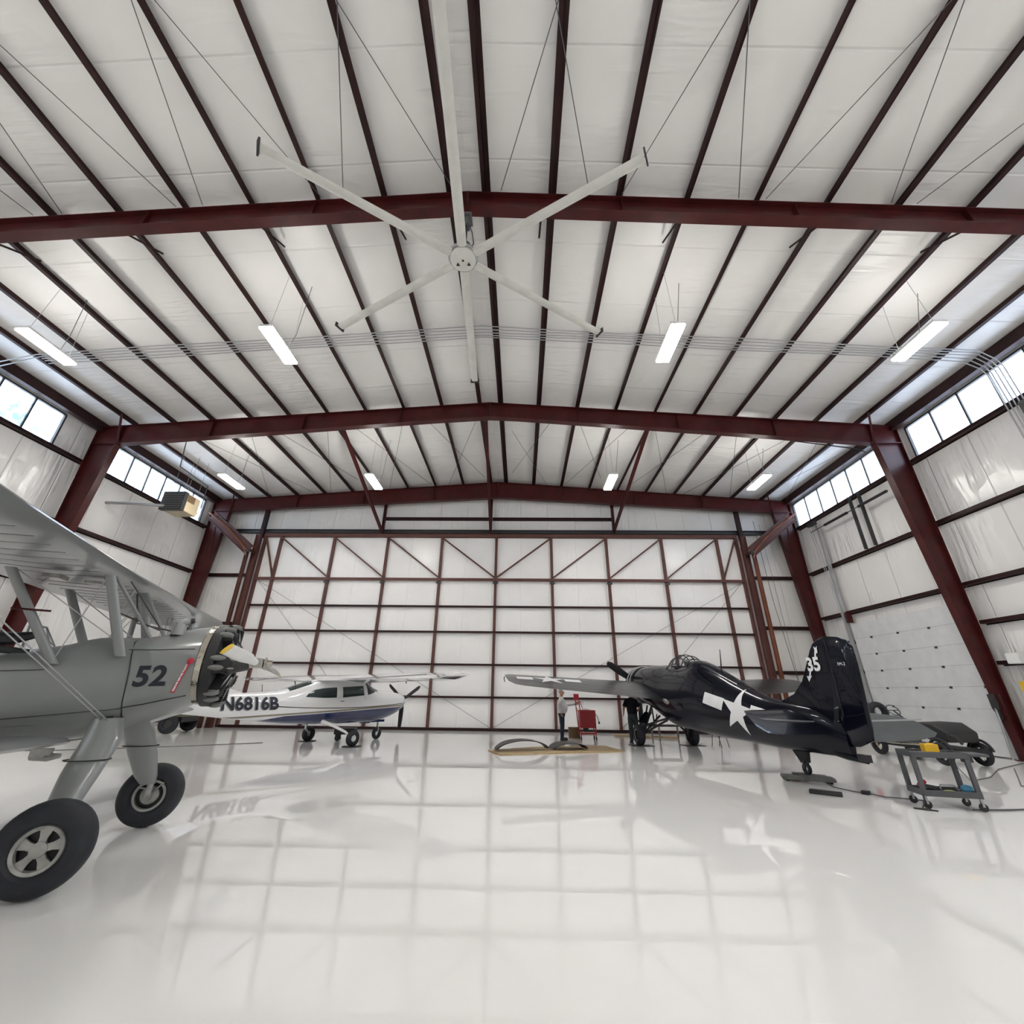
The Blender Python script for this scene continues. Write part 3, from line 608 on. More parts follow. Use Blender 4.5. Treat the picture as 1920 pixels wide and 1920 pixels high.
# wings: mid set, tail down attitude
def wing(st, name, m, parent, n=8):
    return MB().loft([airfoil(*a, n=n) for a in st]).build(name, m, parent)
for sg in (1, -1):
    st = [(.95, -1.65, .30, .45, 1.98, 1.42), (1.0, -1.62, .30, .8, 1.99, 1.47), (1.0, -1.5, .24, 2.2, 2.06, 1.60), (1.02, -1.35, .19, 4.0, 2.16, 1.74), (1.02, -1.2, .14, 5.2, 2.23, 1.85), (.9, -1.05, .10, 5.5, 2.25, 1.90), (.6, -.7, .05, 5.68, 2.23, 2.0)]
    w_ = wing([(a, b_, c * 1.0, sg * y, z1, z2) for a, b_, c, y, z1, z2 in st], 'wing', 'navywing', W)
    if sg > 0:
        def zt(l, y):    # upper skin of the wing
            for p, q in zip(st, st[1:]):
                if p[3] <= y <= q[3]:
                    t = (y - p[3]) / (q[3] - p[3]); le, te, th, z1, z2 = [p[i] + (q[i] - p[i]) * t for i in (0, 1, 2, 4, 5)]
                    x = (le - l) / (le - te); x = min(max(x, 0), 1)
                    return z1 + (z2 - z1) * x + 1.25 * 5 * th * (.2969 * math.sqrt(x) - .126 * x - .3516 * x * x + .2843 * x**3 - .1036 * x**4) + .008
            return 2.0
        fnw = lambda u, v: V((v, u, zt(v, u)))
        decal('star_insignia', star(4.15, -.1, .62, 90), fnw, 'mark', w_)
        for x0 in (3.02, 4.75):
            q = [(x0, -.3), (x0 + .58, -.3), (x0 + .58, .1), (x0, .1)]
            decal('insignia_bar', [(q[0], q[1], q[2]), (q[0], q[2], q[3])], fnw, 'mark', w_)
    MB().ell((.95, sg * .78, 1.9), (.4, .16, .12)).build('wing_fillet', 'navy', W)
    MB().path([(-1.2, sg * .5, 1.55), (-1.75, sg * .56, 1.42), (-2.15, sg * .58, 1.38)], [.16, .13, .03], 10).build('fillet_fairing', 'alu', W)
    # tailplane
    if sg > 0: wing([(-6.45, -7.55, .10, .12, 1.36, .98), (-6.75, -7.75, .08, .8, 1.36, .98), (-7.15, -7.95, .06, 1.5, 1.37, 1.0), (-7.45, -8.05, .045, 1.85, 1.37, 1.03), (-7.7, -7.95, .02, 1.98, 1.3, 1.12)], 'tailplane', 'navy', W)
    else: wing([(-6.45, -7.6, .10, -.12, 1.34, .86), (-6.75, -7.75, .09, -.8, 1.34, .86), (-7.05, -7.85, .07, -1.35, 1.32, .90), (-7.3, -7.9, .045, -1.65, 1.28, .96), (-7.5, -7.85, .02, -1.78, 1.2, 1.02)], 'tailplane', 'tarp', W)
    MB().beam((-7.15, sg * .15, 1.165), (-7.62, sg * 1.8, 1.24), .012, .03).build('elevator_hinge', 'galv', W, False)
    # main landing gear
    x = .98 * sg
    wheel(MB(), (0, x, .33), .33, .24, (0, 1, 0), .55).build('tyre', 'tyre', W)
    MB().lathe([(.001, -.04), (.17, -.05), (.19, -.09), (.19, .09), (.17, .05), (.001, .04)], (0, x, .33), (0, 1, 0), 24).build('wheel_rim', 'dark', W)
    MB().lathe([(.165, .095), (.185, .1), (.185, .085), (.165, .08)], (0, x, .33), (0, sg, 0), 24).build('rim_ring', 'galv', W)
    A = V((0, x * .84, .36)); b = MB()
    b.tube(A, V((-.2, sg * .45, 1.35)), .045).tube(A, V((-1.0, sg * .35, .85)), .03).tube(A + V((0, 0, .25)), V((-1.2, sg * .3, .95)), .03)
    b.tube(A + V((0, 0, .1)), V((.4, sg * .4, 1.25)), .03).tube(V((-.5, sg * .6, .62)), V((-.2, sg * .5, 1.2)), .025).tube(V((-.3, sg * .68, .52)), V((-1.2, sg * .3, .95)), .025)
    b.tube(A, V((-.1, sg * .18, .95)), .035).tube(V((-.55, sg * .58, .64)), V((-.1, sg * .3, .98)), .022).box(A + V((0, sg * .05, -.02)), (.12, .12, .16))
    b.build('landing_gear_leg', 'dark', W)
    MB().add([V((.35, sg * .84, .72)), V((-.35, sg * .84, .72)), V((-.3, sg * .55, 1.05)), V((.3, sg * .55, 1.05)), V((.35, sg * .86, .72)), V((-.35, sg * .86, .72)), V((-.3, sg * .57, 1.05)), V((.3, sg * .57, 1.05))], [(0, 1, 2, 3), (7, 6, 5, 4), (0, 3, 7, 4), (1, 0, 4, 5), (2, 1, 5, 6), (3, 2, 6, 7)]).build('gear_door', 'navy', W)
# fin and rudder
fin = [(-6.15, 1.52), (-6.6, 1.66), (-6.95, 1.92), (-7.2, 2.25), (-7.42, 2.56), (-7.55, 2.70), (-7.72, 2.77), (-7.82, 2.77), (-7.78, 1.7), (-7.62, 1.2), (-7.5, 1.0), (-6.3, 1.2)]
rud = [(-7.82, 2.77), (-8.08, 2.73), (-8.27, 2.65), (-8.37, 2.52), (-8.37, 2.2), (-8.32, 1.6), (-8.28, 1.1), (-8.24, .92), (-7.95, .80), (-7.75, .78), (-7.62, 1.2), (-7.78, 1.7)]
def slab(b, p, t, bev=.5):
    cx = sum(q[0] for q in p) / len(p); cz_ = sum(q[1] for q in p) / len(p)
    ins = [(cx + (q[0] - cx) * .90, cz_ + (q[1] - cz_) * .93) for q in p]; n = len(p)
    vs = [(u, t, v) for u, v in ins] + [(u, t * .25, v) for u, v in p] + [(u, -t * .25, v) for u, v in p] + [(u, -t, v) for u, v in ins]
    fs = [tuple(range(n)), tuple(range(3 * n, 4 * n))[::-1]] + [(r * n + i, r * n + (i + 1) % n, (r + 1) * n + (i + 1) % n, (r + 1) * n + i) for r in range(3) for i in range(n)]
    return b.add(vs, fs)
slab(MB(), fin, .07).build('fin', 'navy', W); slab(MB(), rud, .05).build('rudder', 'navy', W)
MB().beam((-7.80, .055, 1.3), (-7.82, .05, 2.7), .01, .012).build('rudder_hinge_line', 'dark', W, False)
MB().path([(-6.9, 0, .75), (-7.6, 0, .62), (-8.0, 0, .56)], [.1, .08, .03], 10).build('tail_cone', 'navy', W)
MB().box((-7.95, 0, .62), (.2, .1, .12)).build('tail_hook', 'black', W, False)
fnf = lambda u, v: V((-7.42 - u, .085, 2.24 + v))
text_mesh('tail_number', '35', .36, fnf, 'mark', W, .014)
def fdec(name, pts, y=.084): decal(name, poly_tris(pts), lambda u, v: V((u, y, v)), 'mark', W, 2)
dx, dz = -.35, -.58
fdec('arrow_mark', [(-7.585, 2.50), (-7.545, 2.51), (-7.50, 2.38), (-7.54, 2.37)]); fdec('arrow_mark', [(-7.63, 2.60), (-7.59, 2.56), (-7.54, 2.60), (-7.56, 2.46), (-7.61, 2.46)])
fdec('arrow_mark', [(-7.32, 2.12), (-7.28, 2.12), (-7.22, 1.99), (-7.26, 1.99)]); fdec('arrow_mark', [(-7.31, 2.03), (-7.17, 2.03), (-7.20, 1.92)])
text_mesh('tail_lettering', 'FM-2', .085, lambda u, v: V((-8.08 - u, .062, 2.22 + v)), 'mark', W)
sf = lambda u, v: V((-u, surf(wf, -u, v) + .006, v))
decal('star_insignia', star(5.02, 1.27, .56, 77), sf, 'mark', W, 10)
q = [(3.72, 1.44), (4.46, 1.27), (4.6, 1.56), (3.86, 1.72)]
decal('insignia_bar', [(q[0], q[1], q[2]), (q[0], q[2], q[3])], sf, 'mark', W)
q = [(5.42, 1.20), (6.05, 1.10), (6.12, 1.30), (5.48, 1.43)]
decal('insignia_bar', [(q[0], q[1], q[2]), (q[0], q[2], q[3])], sf, 'mark', W)
# tail wheel
MB().loft([[V((-6.6, .05, .66)), V((-6.6, -.05, .66)), V((-6.15, -.05, .62)), V((-6.15, .05, .62))], [V((-6.55, .04, .36)), V((-6.55, -.04, .36)), V((-6.36, -.04, .34)), V((-6.36, .04, .34))]]).build('tail_wheel_leg', 'navy', W, False)
wheel(MB(), (-6.45, 0, .24), .11, .08, (0, 1, 0), .5, 20).build('tail_tyre', 'tyre', W)
MB().path([(-6.45, -.06, .24), (-6.45, -.06, .37), (-6.45, .06, .37), (-6.45, .06, .24)], .015, 6).build('tail_wheel_fork', 'dark', W)
# canopy: bare cage
can = []
def arch(l, z0, z1, hw, lean=0, n=14): return [V((l + lean * (1 - math.sin(PI * i / n)), hw * math.cos(PI * i / n), z0 + (z1 - z0) * math.sin(PI * i / n))) for i in range(n + 1)]
for l, zb, z1, hw, ln2 in ((-1.35, 2.42, 2.60, .26, .22), (-1.62, 2.42, 2.80, .31, .22), (-1.86, 2.44, 2.85, .34, .12), (-2.15, 2.44, 2.84, .35, .0), (-2.45, 2.44, 2.78, .35, 0), (-2.7, 2.44, 2.66, .34, 0)):
    MB().path(arch(l, zb, z1, hw, ln2), .016, 6).build('canopy_bow', 'dark', W)
for s_, zz in ((0, 1), (.72, .7), (-.72, .7)):
    prof = [(-1.35, 2.42, 2.60, .26), (-1.62, 2.42, 2.80, .31), (-1.86, 2.44, 2.85, .34), (-2.15, 2.44, 2.84, .35), (-2.45, 2.44, 2.78, .35), (-2.7, 2.44, 2.66, .34)]
    MB().path([(l, s_ * hw, zb + (z1 - zb) * zz) for l, zb, z1, hw in prof], .012, 6).build('canopy_rail', 'dark', W)
rg = [arch(l, zb, z1, hw - .01, ln2) for l, zb, z1, hw, ln2 in ((-1.2, 2.42, 2.46, .24, .1), (-1.35, 2.42, 2.60, .26, .22), (-1.62, 2.42, 2.80, .31, .22), (-1.86, 2.44, 2.84, .34, .12))]
MB().loft(rg, False, False).build('windscreen', 'clear', W)
MB().box((-2.4, 0, 2.36), (.12, .36, .5)).box((-1.7, 0, 2.46), (.1, .4, .12)).build('cockpit_seat', 'black', W, False)
MB().tube((-4.0, 0, 2.25), (-4.1, 0, 2.84), .022, .008).build('antenna_mast', 'black', W)
MB().path([(-.1, -.3, 1.3), (.2, -.6, 1.28)], .03).build('brace', 'dark', W)
MB().path([(1.4, 5.6, 2.2), (1.38, 5.62, 2.12), (1.3, 5.6, 2.02)], .02, 6).build('pitot_tube', 'black', W)
# ============================================================ white light aircraft
A = thing('light_aircraft', 'white high-wing light aircraft with navy belly, gold stripe and registration N6816B', 'aeroplane', (-6.4, 15.73, 0), ang(.55, .836))
cs = [(3.02, .12, 1.22, 1.42, 2), (2.92, .30, 1.06, 1.50, 2.1), (2.7, .42, .92, 1.56, 2.3), (2.2, .50, .72, 1.62, 2.5), (1.6, .53, .62, 1.68, 2.7), (1.25, .54, .60, 1.80, 2.8), (.95, .54, .60, 1.98, 2.8), (.4, .55, .60, 2.03, 2.9), (-.5, .54, .62, 2.02, 2.9), (-1.0, .52, .64, 1.96, 2.8),
      (-1.5, .46, .66, 1.80, 2.5), (-2.0, .38, .70, 1.64, 2.4), (-2.8, .29, .80, 1.56, 2.3), (-3.8, .20, .93, 1.52, 2.2), (-4.8, .11, 1.06, 1.46, 2.1), (-5.4, .05, 1.14, 1.40, 2)]
cf = refine(cs, 3)
# body paint: bands on the height above a line that follows the belly
m = mat('aircraft_paint', (.78, .78, .78), .2, coat=1, coatr=.04); t = m.node_tree; L = t.links.new; p = t.nodes['Principled BSDF']
tcn = t.nodes.new('ShaderNodeTexCoord'); sx = t.nodes.new('ShaderNodeSeparateXYZ'); L(tcn.outputs['Object'], sx.inputs[0])
def mth(op, a, b_=None):
    n = t.nodes.new('ShaderNodeMath'); n.operation = op
    for i, q in enumerate((a, b_)):
        if q is None: continue
        if isinstance(q, (int, float)): n.inputs[i].default_value = q
        else: L(q, n.inputs[i])
    return n.outputs[0]
base = mth('ADD', mth('MULTIPLY', sx.outputs[0], .042), .985)
hrel = mth('SUBTRACT', sx.outputs[2], base)
def band(lo, hi, s=None): return mth('MULTIPLY', mth('GREATER_THAN', hrel if s is None else s, lo), mth('LESS_THAN', hrel if s is None else s, hi))
fade = mth('GREATER_THAN', sx.outputs[0], -3.6)
navy = mth('MULTIPLY', mth('LESS_THAN', mth('SUBTRACT', hrel, mth('MULTIPLY', mth('MINIMUM', mth('ADD', sx.outputs[0], 1.9), 0), .12)), 0), fade)
gold = band(.022, .072)
b2 = mth('SUBTRACT', sx.outputs[2], mth('ADD', mth('MULTIPLY', mth('MULTIPLY', sx.outputs[0], sx.outputs[0]), .015), 1.10))
blk = mth('MULTIPLY', mth('MULTIPLY', mth('GREATER_THAN', b2, -.012), mth('LESS_THAN', b2, .014)), mth('GREATER_THAN', sx.outputs[0], -2.6))
prev = None
for f, col in ((navy, (.012, .022, .095, 1)), (gold, (.20, .17, .11, 1)), (blk, (.02, .02, .03, 1))):
    mx = t.nodes.new('ShaderNodeMix'); mx.data_type = 'RGBA'; L(f, mx.inputs[0])
    if prev is None: mx.inputs[6].default_value = (.78, .78, .78, 1)
    else: L(prev, mx.inputs[6])
    mx.inputs[7].default_value = col; prev = mx.outputs[2]
L(prev, p.inputs['Base Color']); M['acpaint'] = m
M['acwhite'] = mat('aircraft_white', (.78, .78, .78), .2, coat=1, coatr=.04)
M['acnavy'] = mat('aircraft_navy', (.012, .022, .095), .2, coat=1, coatr=.04)
fuselage(MB(), cf, 40).build('fuselage', 'acpaint', A)
def cs_r(u, v): return V((u, -surf(cf, u, v) - .006, v))
def cs_l(u, v): return V((u, surf(cf, u, v) + .006, v))
for f, q in ((cs_r, 0), (cs_l, 1)):
    decal('rear_window', poly_tris([(-1.40, 1.44), (-1.30, 1.56), (-1.12, 1.65), (-.85, 1.70), (-.36, 1.735), (-.34, 1.42), (-.8, 1.41)]), f, 'glass', A, 5)
    decal('door_window', poly_tris([(-.14, 1.745), (.70, 1.80), (.76, 1.49), (-.10, 1.42)]), f, 'glass', A, 5)
decal('windscreen_side', poly_tris([(.84, 1.88), (.92, 1.50), (1.18, 1.57), (1.40, 1.66), (1.2, 1.75), (1.02, 1.86)]), cs_r, 'glass', A, 5)
decal('windscreen_side', poly_tris([(.84, 1.88), (.92, 1.50), (1.18, 1.57), (1.40, 1.66), (1.2, 1.75), (1.02, 1.86)]), cs_l, 'glass', A, 5)
def topz(l): s_ = station(cf, l); return s_
def ws_fn(u, v):
    l, hw, zb, zt, e = station(cf, v); zc = (zb + zt) / 2; hh = (zt - zb) / 2; q_ = min(.999, abs(u) / hw); return V((v + .006, u, zc + hh * (1 - q_ ** e) ** (1 / e) + .006))
decal('windscreen', poly_tris([(-.42, .98), (.42, .98), (.44, 1.4), (.2, 1.5), (-.2, 1.5), (-.44, 1.4)]), ws_fn, 'glass', A, 6)
decal('rear_screen', poly_tris([(-.34, -1.15), (.34, -1.15), (.26, -1.85), (-.26, -1.85)]), ws_fn, 'glass', A, 5)
text_mesh('registration', 'N6816B', .47, lambda u, v: cs_r(-2.955 + u * .98 - v * .15, 1.235 + v) + V((0, 0, 0)), 'inkshade', A, .018, 1.0)
text_mesh('registration', 'N6816B', .47, lambda u, v: cs_r(-2.935 + u * .98 - v * .15, 1.25 + v) + V((0, -.008, 0)), 'ink', A, .014, 1.0)
text_mesh('registration', 'N6816B', .47, lambda u, v: cs_l(-2.935 - u * .98, 1.25 + v), 'ink', A, .014, 1.0)
for sg in (1, -1):
    st = [(1.10, -.95, .30, .0, 1.99, 1.93), (1.10, -.95, .30, .55, 2.0, 1.93), (1.08, -.9, .28, 2.6, 2.04, 1.95), (.80, -.75, .22, 4.7, 2.06, 1.98), (.72, -.70, .20, 5.0, 2.06, 1.98)]
    wg = MB().loft([airfoil(a, b_, c, sg * y, z1, z2) for a, b_, c, y, z1, z2 in st]).build('wing', 'acwhite', A)
    MB().loft([airfoil(.72, -.70, .20, sg * 5.0, 2.06, 1.98), airfoil(.66, -.66, .16, sg * 5.3, 2.08, 1.98), airfoil(.5, -.5, .06, sg * 5.55, 2.11, 2.04)]).build('wing_tip', 'acwhite', wg); decal('tip_patch', poly_tris([(.45, 4.7), (-.55, 4.75), (-.5, 5.35), (.2, 5.5), (.5, 5.3)]), lambda u, v, s_=sg: V((u, s_ * v, 1.925 + .05 * (v - 4.7) + abs(u) * .05)), 'acnavy', wg, 4)
    MB().beam((-.80, sg * .7, 1.945), (-.80, sg * 5.1, 2.075), .012, .02).build('flap_gap', 'inkshade', wg, False)
    MB().box((.5, sg * 2.9, 1.93), (.05, .01, .12)).build('fuel_vent', 'galv', wg, False)
    MB().loft([airfoil(-4.35, -5.25, .05, sg * .05, 1.3, 1.28), airfoil(-4.6, -5.2, .03, sg * 1.8, 1.32, 1.3)]).build('tailplane', 'acwhite', A)
    # legs
    MB().path([(-.62, sg * .38, .70), (-.45, sg * .75, .60), (-.22, sg * 1.12, .42), (-.05, sg * 1.2, .27)], [.07, .05, .038, .03], 8).build('landing_gear_leg', 'acwhite', A)
    wheel(MB(), (0, sg * 1.24, .235), .235, .17, (0, 1, 0), .42, 24).build('tyre', 'tyre', A)
    MB().lathe([(.001, .02), (.05, .03), (.1, .0), (.1, -.04)], (0, sg * 1.28, .235), (0, sg, 0), 20).build('wheel_hub', 'white' if sg < 0 else 'alu', A)
    tag(MB().lathe([(.001, .0), (.3, .0), (.3, .012), (.001, .012)], (0, 0, 0), (0, 0, 1), 24).build('drip_mat', 'black', None), 'black drip mat under the %s main wheel of the white light aircraft' % ('nearer' if sg < 0 else 'further'), 'mat', 'drip mats').matrix_world = A.matrix_basis @ Matrix.Translation((0, sg * 1.24, 0))
MB().loft([[V((-3.0, .02, 1.5)), V((-3.0, -.02, 1.5)), V((-3.0, -.015, 1.52)), V((-3.0, .015, 1.52))], [V((-4.2, .05, 1.45)), V((-4.2, -.05, 1.45)), V((-4.2, -.02, 1.85)), V((-4.2, .02, 1.85))]]).build('dorsal_fin', 'acwhite', A)
slab(MB(), [(-4.1, 1.45), (-4.3, 1.85), (-4.75, 2.75), (-5.25, 2.75), (-5.45, 1.3), (-5.2, 1.25)], .05).build('fin', 'acwhite', A)
MB().path([(1.95, 0, .70), (1.95, 0, .42)], .035).path([(1.95, -.07, .2), (1.95, -.07, .42), (1.95, .07, .42), (1.95, .07, .2)], .018, 6).build('nose_gear_fork', 'galv', A)
wheel(MB(), (1.95, 0, .2), .2, .12, (0, 1, 0), .42, 22).build('nose_tyre', 'tyre', A)
MB().span((1.55, -.12, .58), (2.15, .12, .66)).span((1.2, -.1, .56), (1.5, .1, .62)).build('gear_well_door', 'acnavy', A, False)
MB().lathe([(.001, .32), (.05, .28), (.1, .18), (.135, .02), (.135, 0)], (2.96, 0, 1.32), (1, 0, 0), 18).build('spinner', 'acwhite', A)
for a_, q in ((28, 0), (-92, 1), (148, 2)):
    a = math.radians(a_); d = V((0, -math.cos(a), math.sin(a))); tn = V((0, math.sin(a), math.cos(a))); rg = []
    for r, wd, th, tw in ((.08, .04, .04, .9), (.3, .09, .03, .5), (.6, .095, .02, .35), (.95, .08, .012, .25), (1.05, .03, .008, .25)):
        c = V((3.05, 0, 1.32)) + d * r; u = tn * math.cos(tw) + V((1, 0, 0)) * math.sin(tw); n_ = V((1, 0, 0)) * math.cos(tw) - tn * math.sin(tw)
        rg.append([c + u * wd * math.cos(z_) + n_ * th * math.sin(z_) for z_ in [2 * PI * j / 10 for j in range(10)]])
    MB().loft(rg).build('propeller_blade', 'black', A)
MB().tube((-2.55, 0, 1.55), (-2.6, 0, 1.78), .008).build('antenna', 'black', A)
MB().tube((-1.55, 0, 1.8), (-1.6, 0, 1.9), .015).build('beacon', 'black', A)
MB().box((-.1, -.55, 1.31), (.14, .012, .02)).build('door_handle', 'dark', A, False)
MB().path([cs_r(u, v) + V((0, -.004, 0)) for u, v in ((.84, .75), (.82, 1.4), (.80, 1.86))], .004, 4).path([cs_r(u, v) for u, v in ((-.22, .75), (-.22, 1.4), (-.22, 1.86))], .004, 4).build('door_seam', 'inkshade', A)
tag(MB().path([(-3.9, 13.0, 2.3), (-5.5, 14.6, 1.62), (-6.3, 15.2, .9)], .004, 4).build('tie_string', 'galv', None), 'thin string in front of the white light aircraft', 'string') if False else None
tj = thing('tow_dolly', 'small black dolly standing under the belly of the white light aircraft', 'dolly', (-6.2, 16.6, 0))
MB().box((0, 0, .32), (.7, .35, .2)).build('body', 'black', tj, False)
for x in (-.25, .25): MB().box((x, 0, .2), (.1, .3, .1)).lathe([(.001, -.05), (.1, -.05), (.1, .05), (.001, .05)], (x, 0, .1), (0, 1, 0), 16).build('caster', 'black', tj)

# ============================================================ grey biplane
B = thing('biplane', 'grey radial-engined biplane with number 52 on its side', 'aeroplane', (-4.46, 5.5, 0), ang(.918, .397))
ecz = 1.94
bs = [(.42, .46, 1.47, 2.40, 2), (.2, .45, 1.35, 2.36, 2.05), (-.12, .43, 1.24, 2.26, 2.2), (-.35, .42, 1.16, 2.22, 2.4), (-.7, .42, 1.10, 2.20, 2.5), (-1.0, .42, 1.08, 2.10, 2.6), (-1.5, .41, 1.05, 2.02, 2.6), (-2.5, .37, 1.03, 2.02, 2.5), (-3.8, .26, 1.02, 1.85, 2.4), (-5.2, .12, 1.02, 1.6, 2.2), (-6.0, .04, 1.05, 1.4, 2)]
bf = refine(bs, 4)
fuselage(MB(), bf, 44).build('fuselage', 'grey', B)
def br(u, v, o=.006): return V((u, -surf(bf, u, v) - o, v))
MB().path([br(l, z) for l, z in ((-.27, 2.225), (-.3, 2.15), (-.25, 2.0), (-.21, 1.85), (-.19, 1.7), (-.18, 1.5), (-.17, 1.36), (-.17, 1.28))], .007, 5).build('firewall_band', 'black', B)
MB().path([br(l, z) for l, z in ((-.19, 1.44), (0, 1.475), (.2, 1.525), (.38, 1.57))], .006, 5).path([br(l, z) for l, z in ((-.3, 2.06), (-.1, 2.065), (.15, 2.08), (.36, 2.09))], .004, 5).path([br(l, z) for l, z in ((-.19, 1.43), (-.5, 1.40), (-.9, 1.36), (-1.5, 1.30), (-2.5, 1.2))], .004, 5).path([br(l, z) for l, z in ((-.95, 1.82), (-1.3, 1.80), (-2.5, 1.75))], .004, 5).build('panel_seam', 'dark', B)
text_mesh('fuselage_number', '52', .30, lambda u, v: br(.015 + u * 1.02, 1.765 + v + u * .05), 'ink', B, .010, 1.05)
tagp = [(.345, 1.93), (.375, 1.93), (.30, 1.60), (.265, 1.60)]
MB().prism(tagp, lambda u, v, t_: V((u, -surf(bf, .3, 1.8) - .05 - t_, v)), 0, .004).ell((.37, -surf(bf, .3, 1.9) - .04, 1.95), (.035, .02, .035)).build('remove_tag', 'redtag', B)
text_mesh('tag_lettering', 'REMOVE BEFORE FLIGHT', .026, lambda u, v: V((.318 + u * .22 - v * 1, -surf(bf, .3, 1.8) - .058, 1.765 + u * 1.02)), 'mark', B, .001)
# cockpit coamings, windscreens, fairings
for l in (-1.55, -2.5):
    MB().lathe([(.30, 0), (.33, .03), (.30, .06), (.27, .03), (.30, 0)], (l, 0, station(bf, l)[3] - .04), (0, 0, 1), 24).build('cockpit_coaming', 'black', B)
    zt_ = station(bf, l + .4)[3]
    ps = [V((l + .28, -.28, zt_ - .04)), V((l + .2, -.17, zt_ + .24)), V((l + .2, .17, zt_ + .24)), V((l + .28, .28, zt_ - .04))]
    MB().path(ps, .012, 6).path([ps[1], V((l + .42, 0, zt_ + .02))], .008, 6).path([ps[2], V((l + .42, 0, zt_ + .02))], .008, 6).build('windscreen_frame', 'grey', B)
    MB().add([ps[0], ps[1], V((l + .42, 0, zt_)), ps[2], ps[3]], [(0, 1, 2), (1, 3, 2), (3, 4, 2)]).build('windscreen', 'clear', B, False)
MB().path([(-1.75, -.30, 2.06), (-1.6, -.38, 2.12), (-1.35, -.34, 2.13), (-1.2, -.2, 2.2)], [.05, .08, .07, .03]).path([(-1.9, -.33, 2.0), (-1.5, -.43, 2.02), (-1.15, -.40, 2.0)], [.02, .05, .02]).build('seat_harness', 'black', B)
MB().lathe([(.085, -.01), (.08, .0), (.072, .1), (.06, .14), (.001, .16)], (.08, -.2, 2.27), (0, 0, 1), 18).path([(.08, -.2, 2.36), (.12, -.2, 2.42), (.18, -.2, 2.44)], [.06, .05, .035]).build('filler_neck', 'grey', B)
MB().tube((.17, -.2, 2.435), (.215, -.2, 2.45), .034).build('filler_cap', 'black', B)
# radial engine, seven cylinders
M['rocker'] = mat('painted_rocker', (.16, .165, .16), .4)
EN = MB().lathe([(.001, 0), (.18, 0), (.19, .1), (.18, .25), (.11, .31), (.06, .50), (.001, .50)], (.42, 0, ecz), (1, 0, 0), 24).build('radial_engine', 'dark', B)
MB().lathe([(.45, 0), (.475, .02), (.475, .08), (.45, .11), (.41, .11), (.42, .05), (.45, 0)], (.40, 0, ecz), (1, 0, 0), 40).build('exhaust_ring', 'chrome', EN)
MB().lathe([(.18, 0), (.50, .0), (.50, .10), (.18, .14)], (.50, 0, ecz), (1, 0, 0), 28).build('gap_fill_ring', 'black', EN)  # black annular disc filling the gaps between the cylinders
for k in range(7):
    a = 2 * PI * (k + .25) / 7; d = V((0, math.sin(a), math.cos(a))); tn = V((0, math.cos(a), -math.sin(a)))
    c0 = V((.63, 0, ecz))
    cy = MB().path([c0 + d * (.18 + .011 * i) for i in range(25)], [.118 if i % 2 else .088 for i in range(25)], 16).build('cylinder', 'black', EN)
    R2 = Matrix((( 1, 0, 0), (0, tn.y, d.y), (0, tn.z, d.z))).to_4x4()
    b_ = MB()
    for q in (-1, 1): b_.ell(c0 + d * .475 + tn * .055 * q + V((.0, 0, 0)), (.088, .034, .04), m=R2)
    b_.build('rocker_cover', 'rocker', cy)
    MB().tube(c0 + d * .16 + tn * .05 + V((.13, 0, 0)), c0 + d * .46 + tn * .06 + V((.06, 0, 0)), .011, n=6).tube(c0 + d * .16 - tn * .05 + V((.13, 0, 0)), c0 + d * .46 - tn * .06 + V((.06, 0, 0)), .011, n=6).build('push_rod', 'alu', cy)
    MB().path([c0 + d * .42 - tn * .02 + V((-.05, 0, 0)), c0 + d * .44 + V((-.12, 0, 0)), c0 + d * .42 + V((-.16, 0, 0))], .036, 8).build('exhaust_stub', 'alu' if k % 2 else 'chrome', cy)
    MB().path([c0 + d * .30 + tn * .1 + V((.06, 0, 0)), c0 + d * .24 + tn * .12 + V((.13, 0, 0)), c0 + d * .18 + tn * .06 + V((.16, 0, 0))], .008, 5).path([c0 + d * .36 - tn * .1 + V((.03, 0, 0)), c0 + d * .25 - tn * .13 + V((.12, 0, 0)), c0 + d * .18 - tn * .06 + V((.16, 0, 0))], .006, 5).build('ignition_wire', 'dark', cy)
0 and MB().path([(.05, -.40, 1.42), (.12, -.46, 1.32), (.28, -.44, 1.36), (.45, -.3, 1.40)], [.03, .045, .045, .04], 10).build('exhaust_pipe', 'alu', B)
PR = MB().lathe([(.001, .30), (.04, .30), (.045, .2), (.06, .19), (.065, .02), (.05, 0)], (.88, 0, 1.97), (1, 0, 0), 18).build('propeller_hub', 'chrome', B)
MB().lathe([(.05, 0), (.075, .01), (.075, .03), (.05, .04)], (1.08, 0, 1.97), (1, 0, 0), 8).box((1.0, 0, 1.97), (.1, .22, .1)).build('hub_clamp', 'alu', B)
pd = V((-.14, -.985, .07)).normalized(); tn = V((0, .07, .995)).normalized()
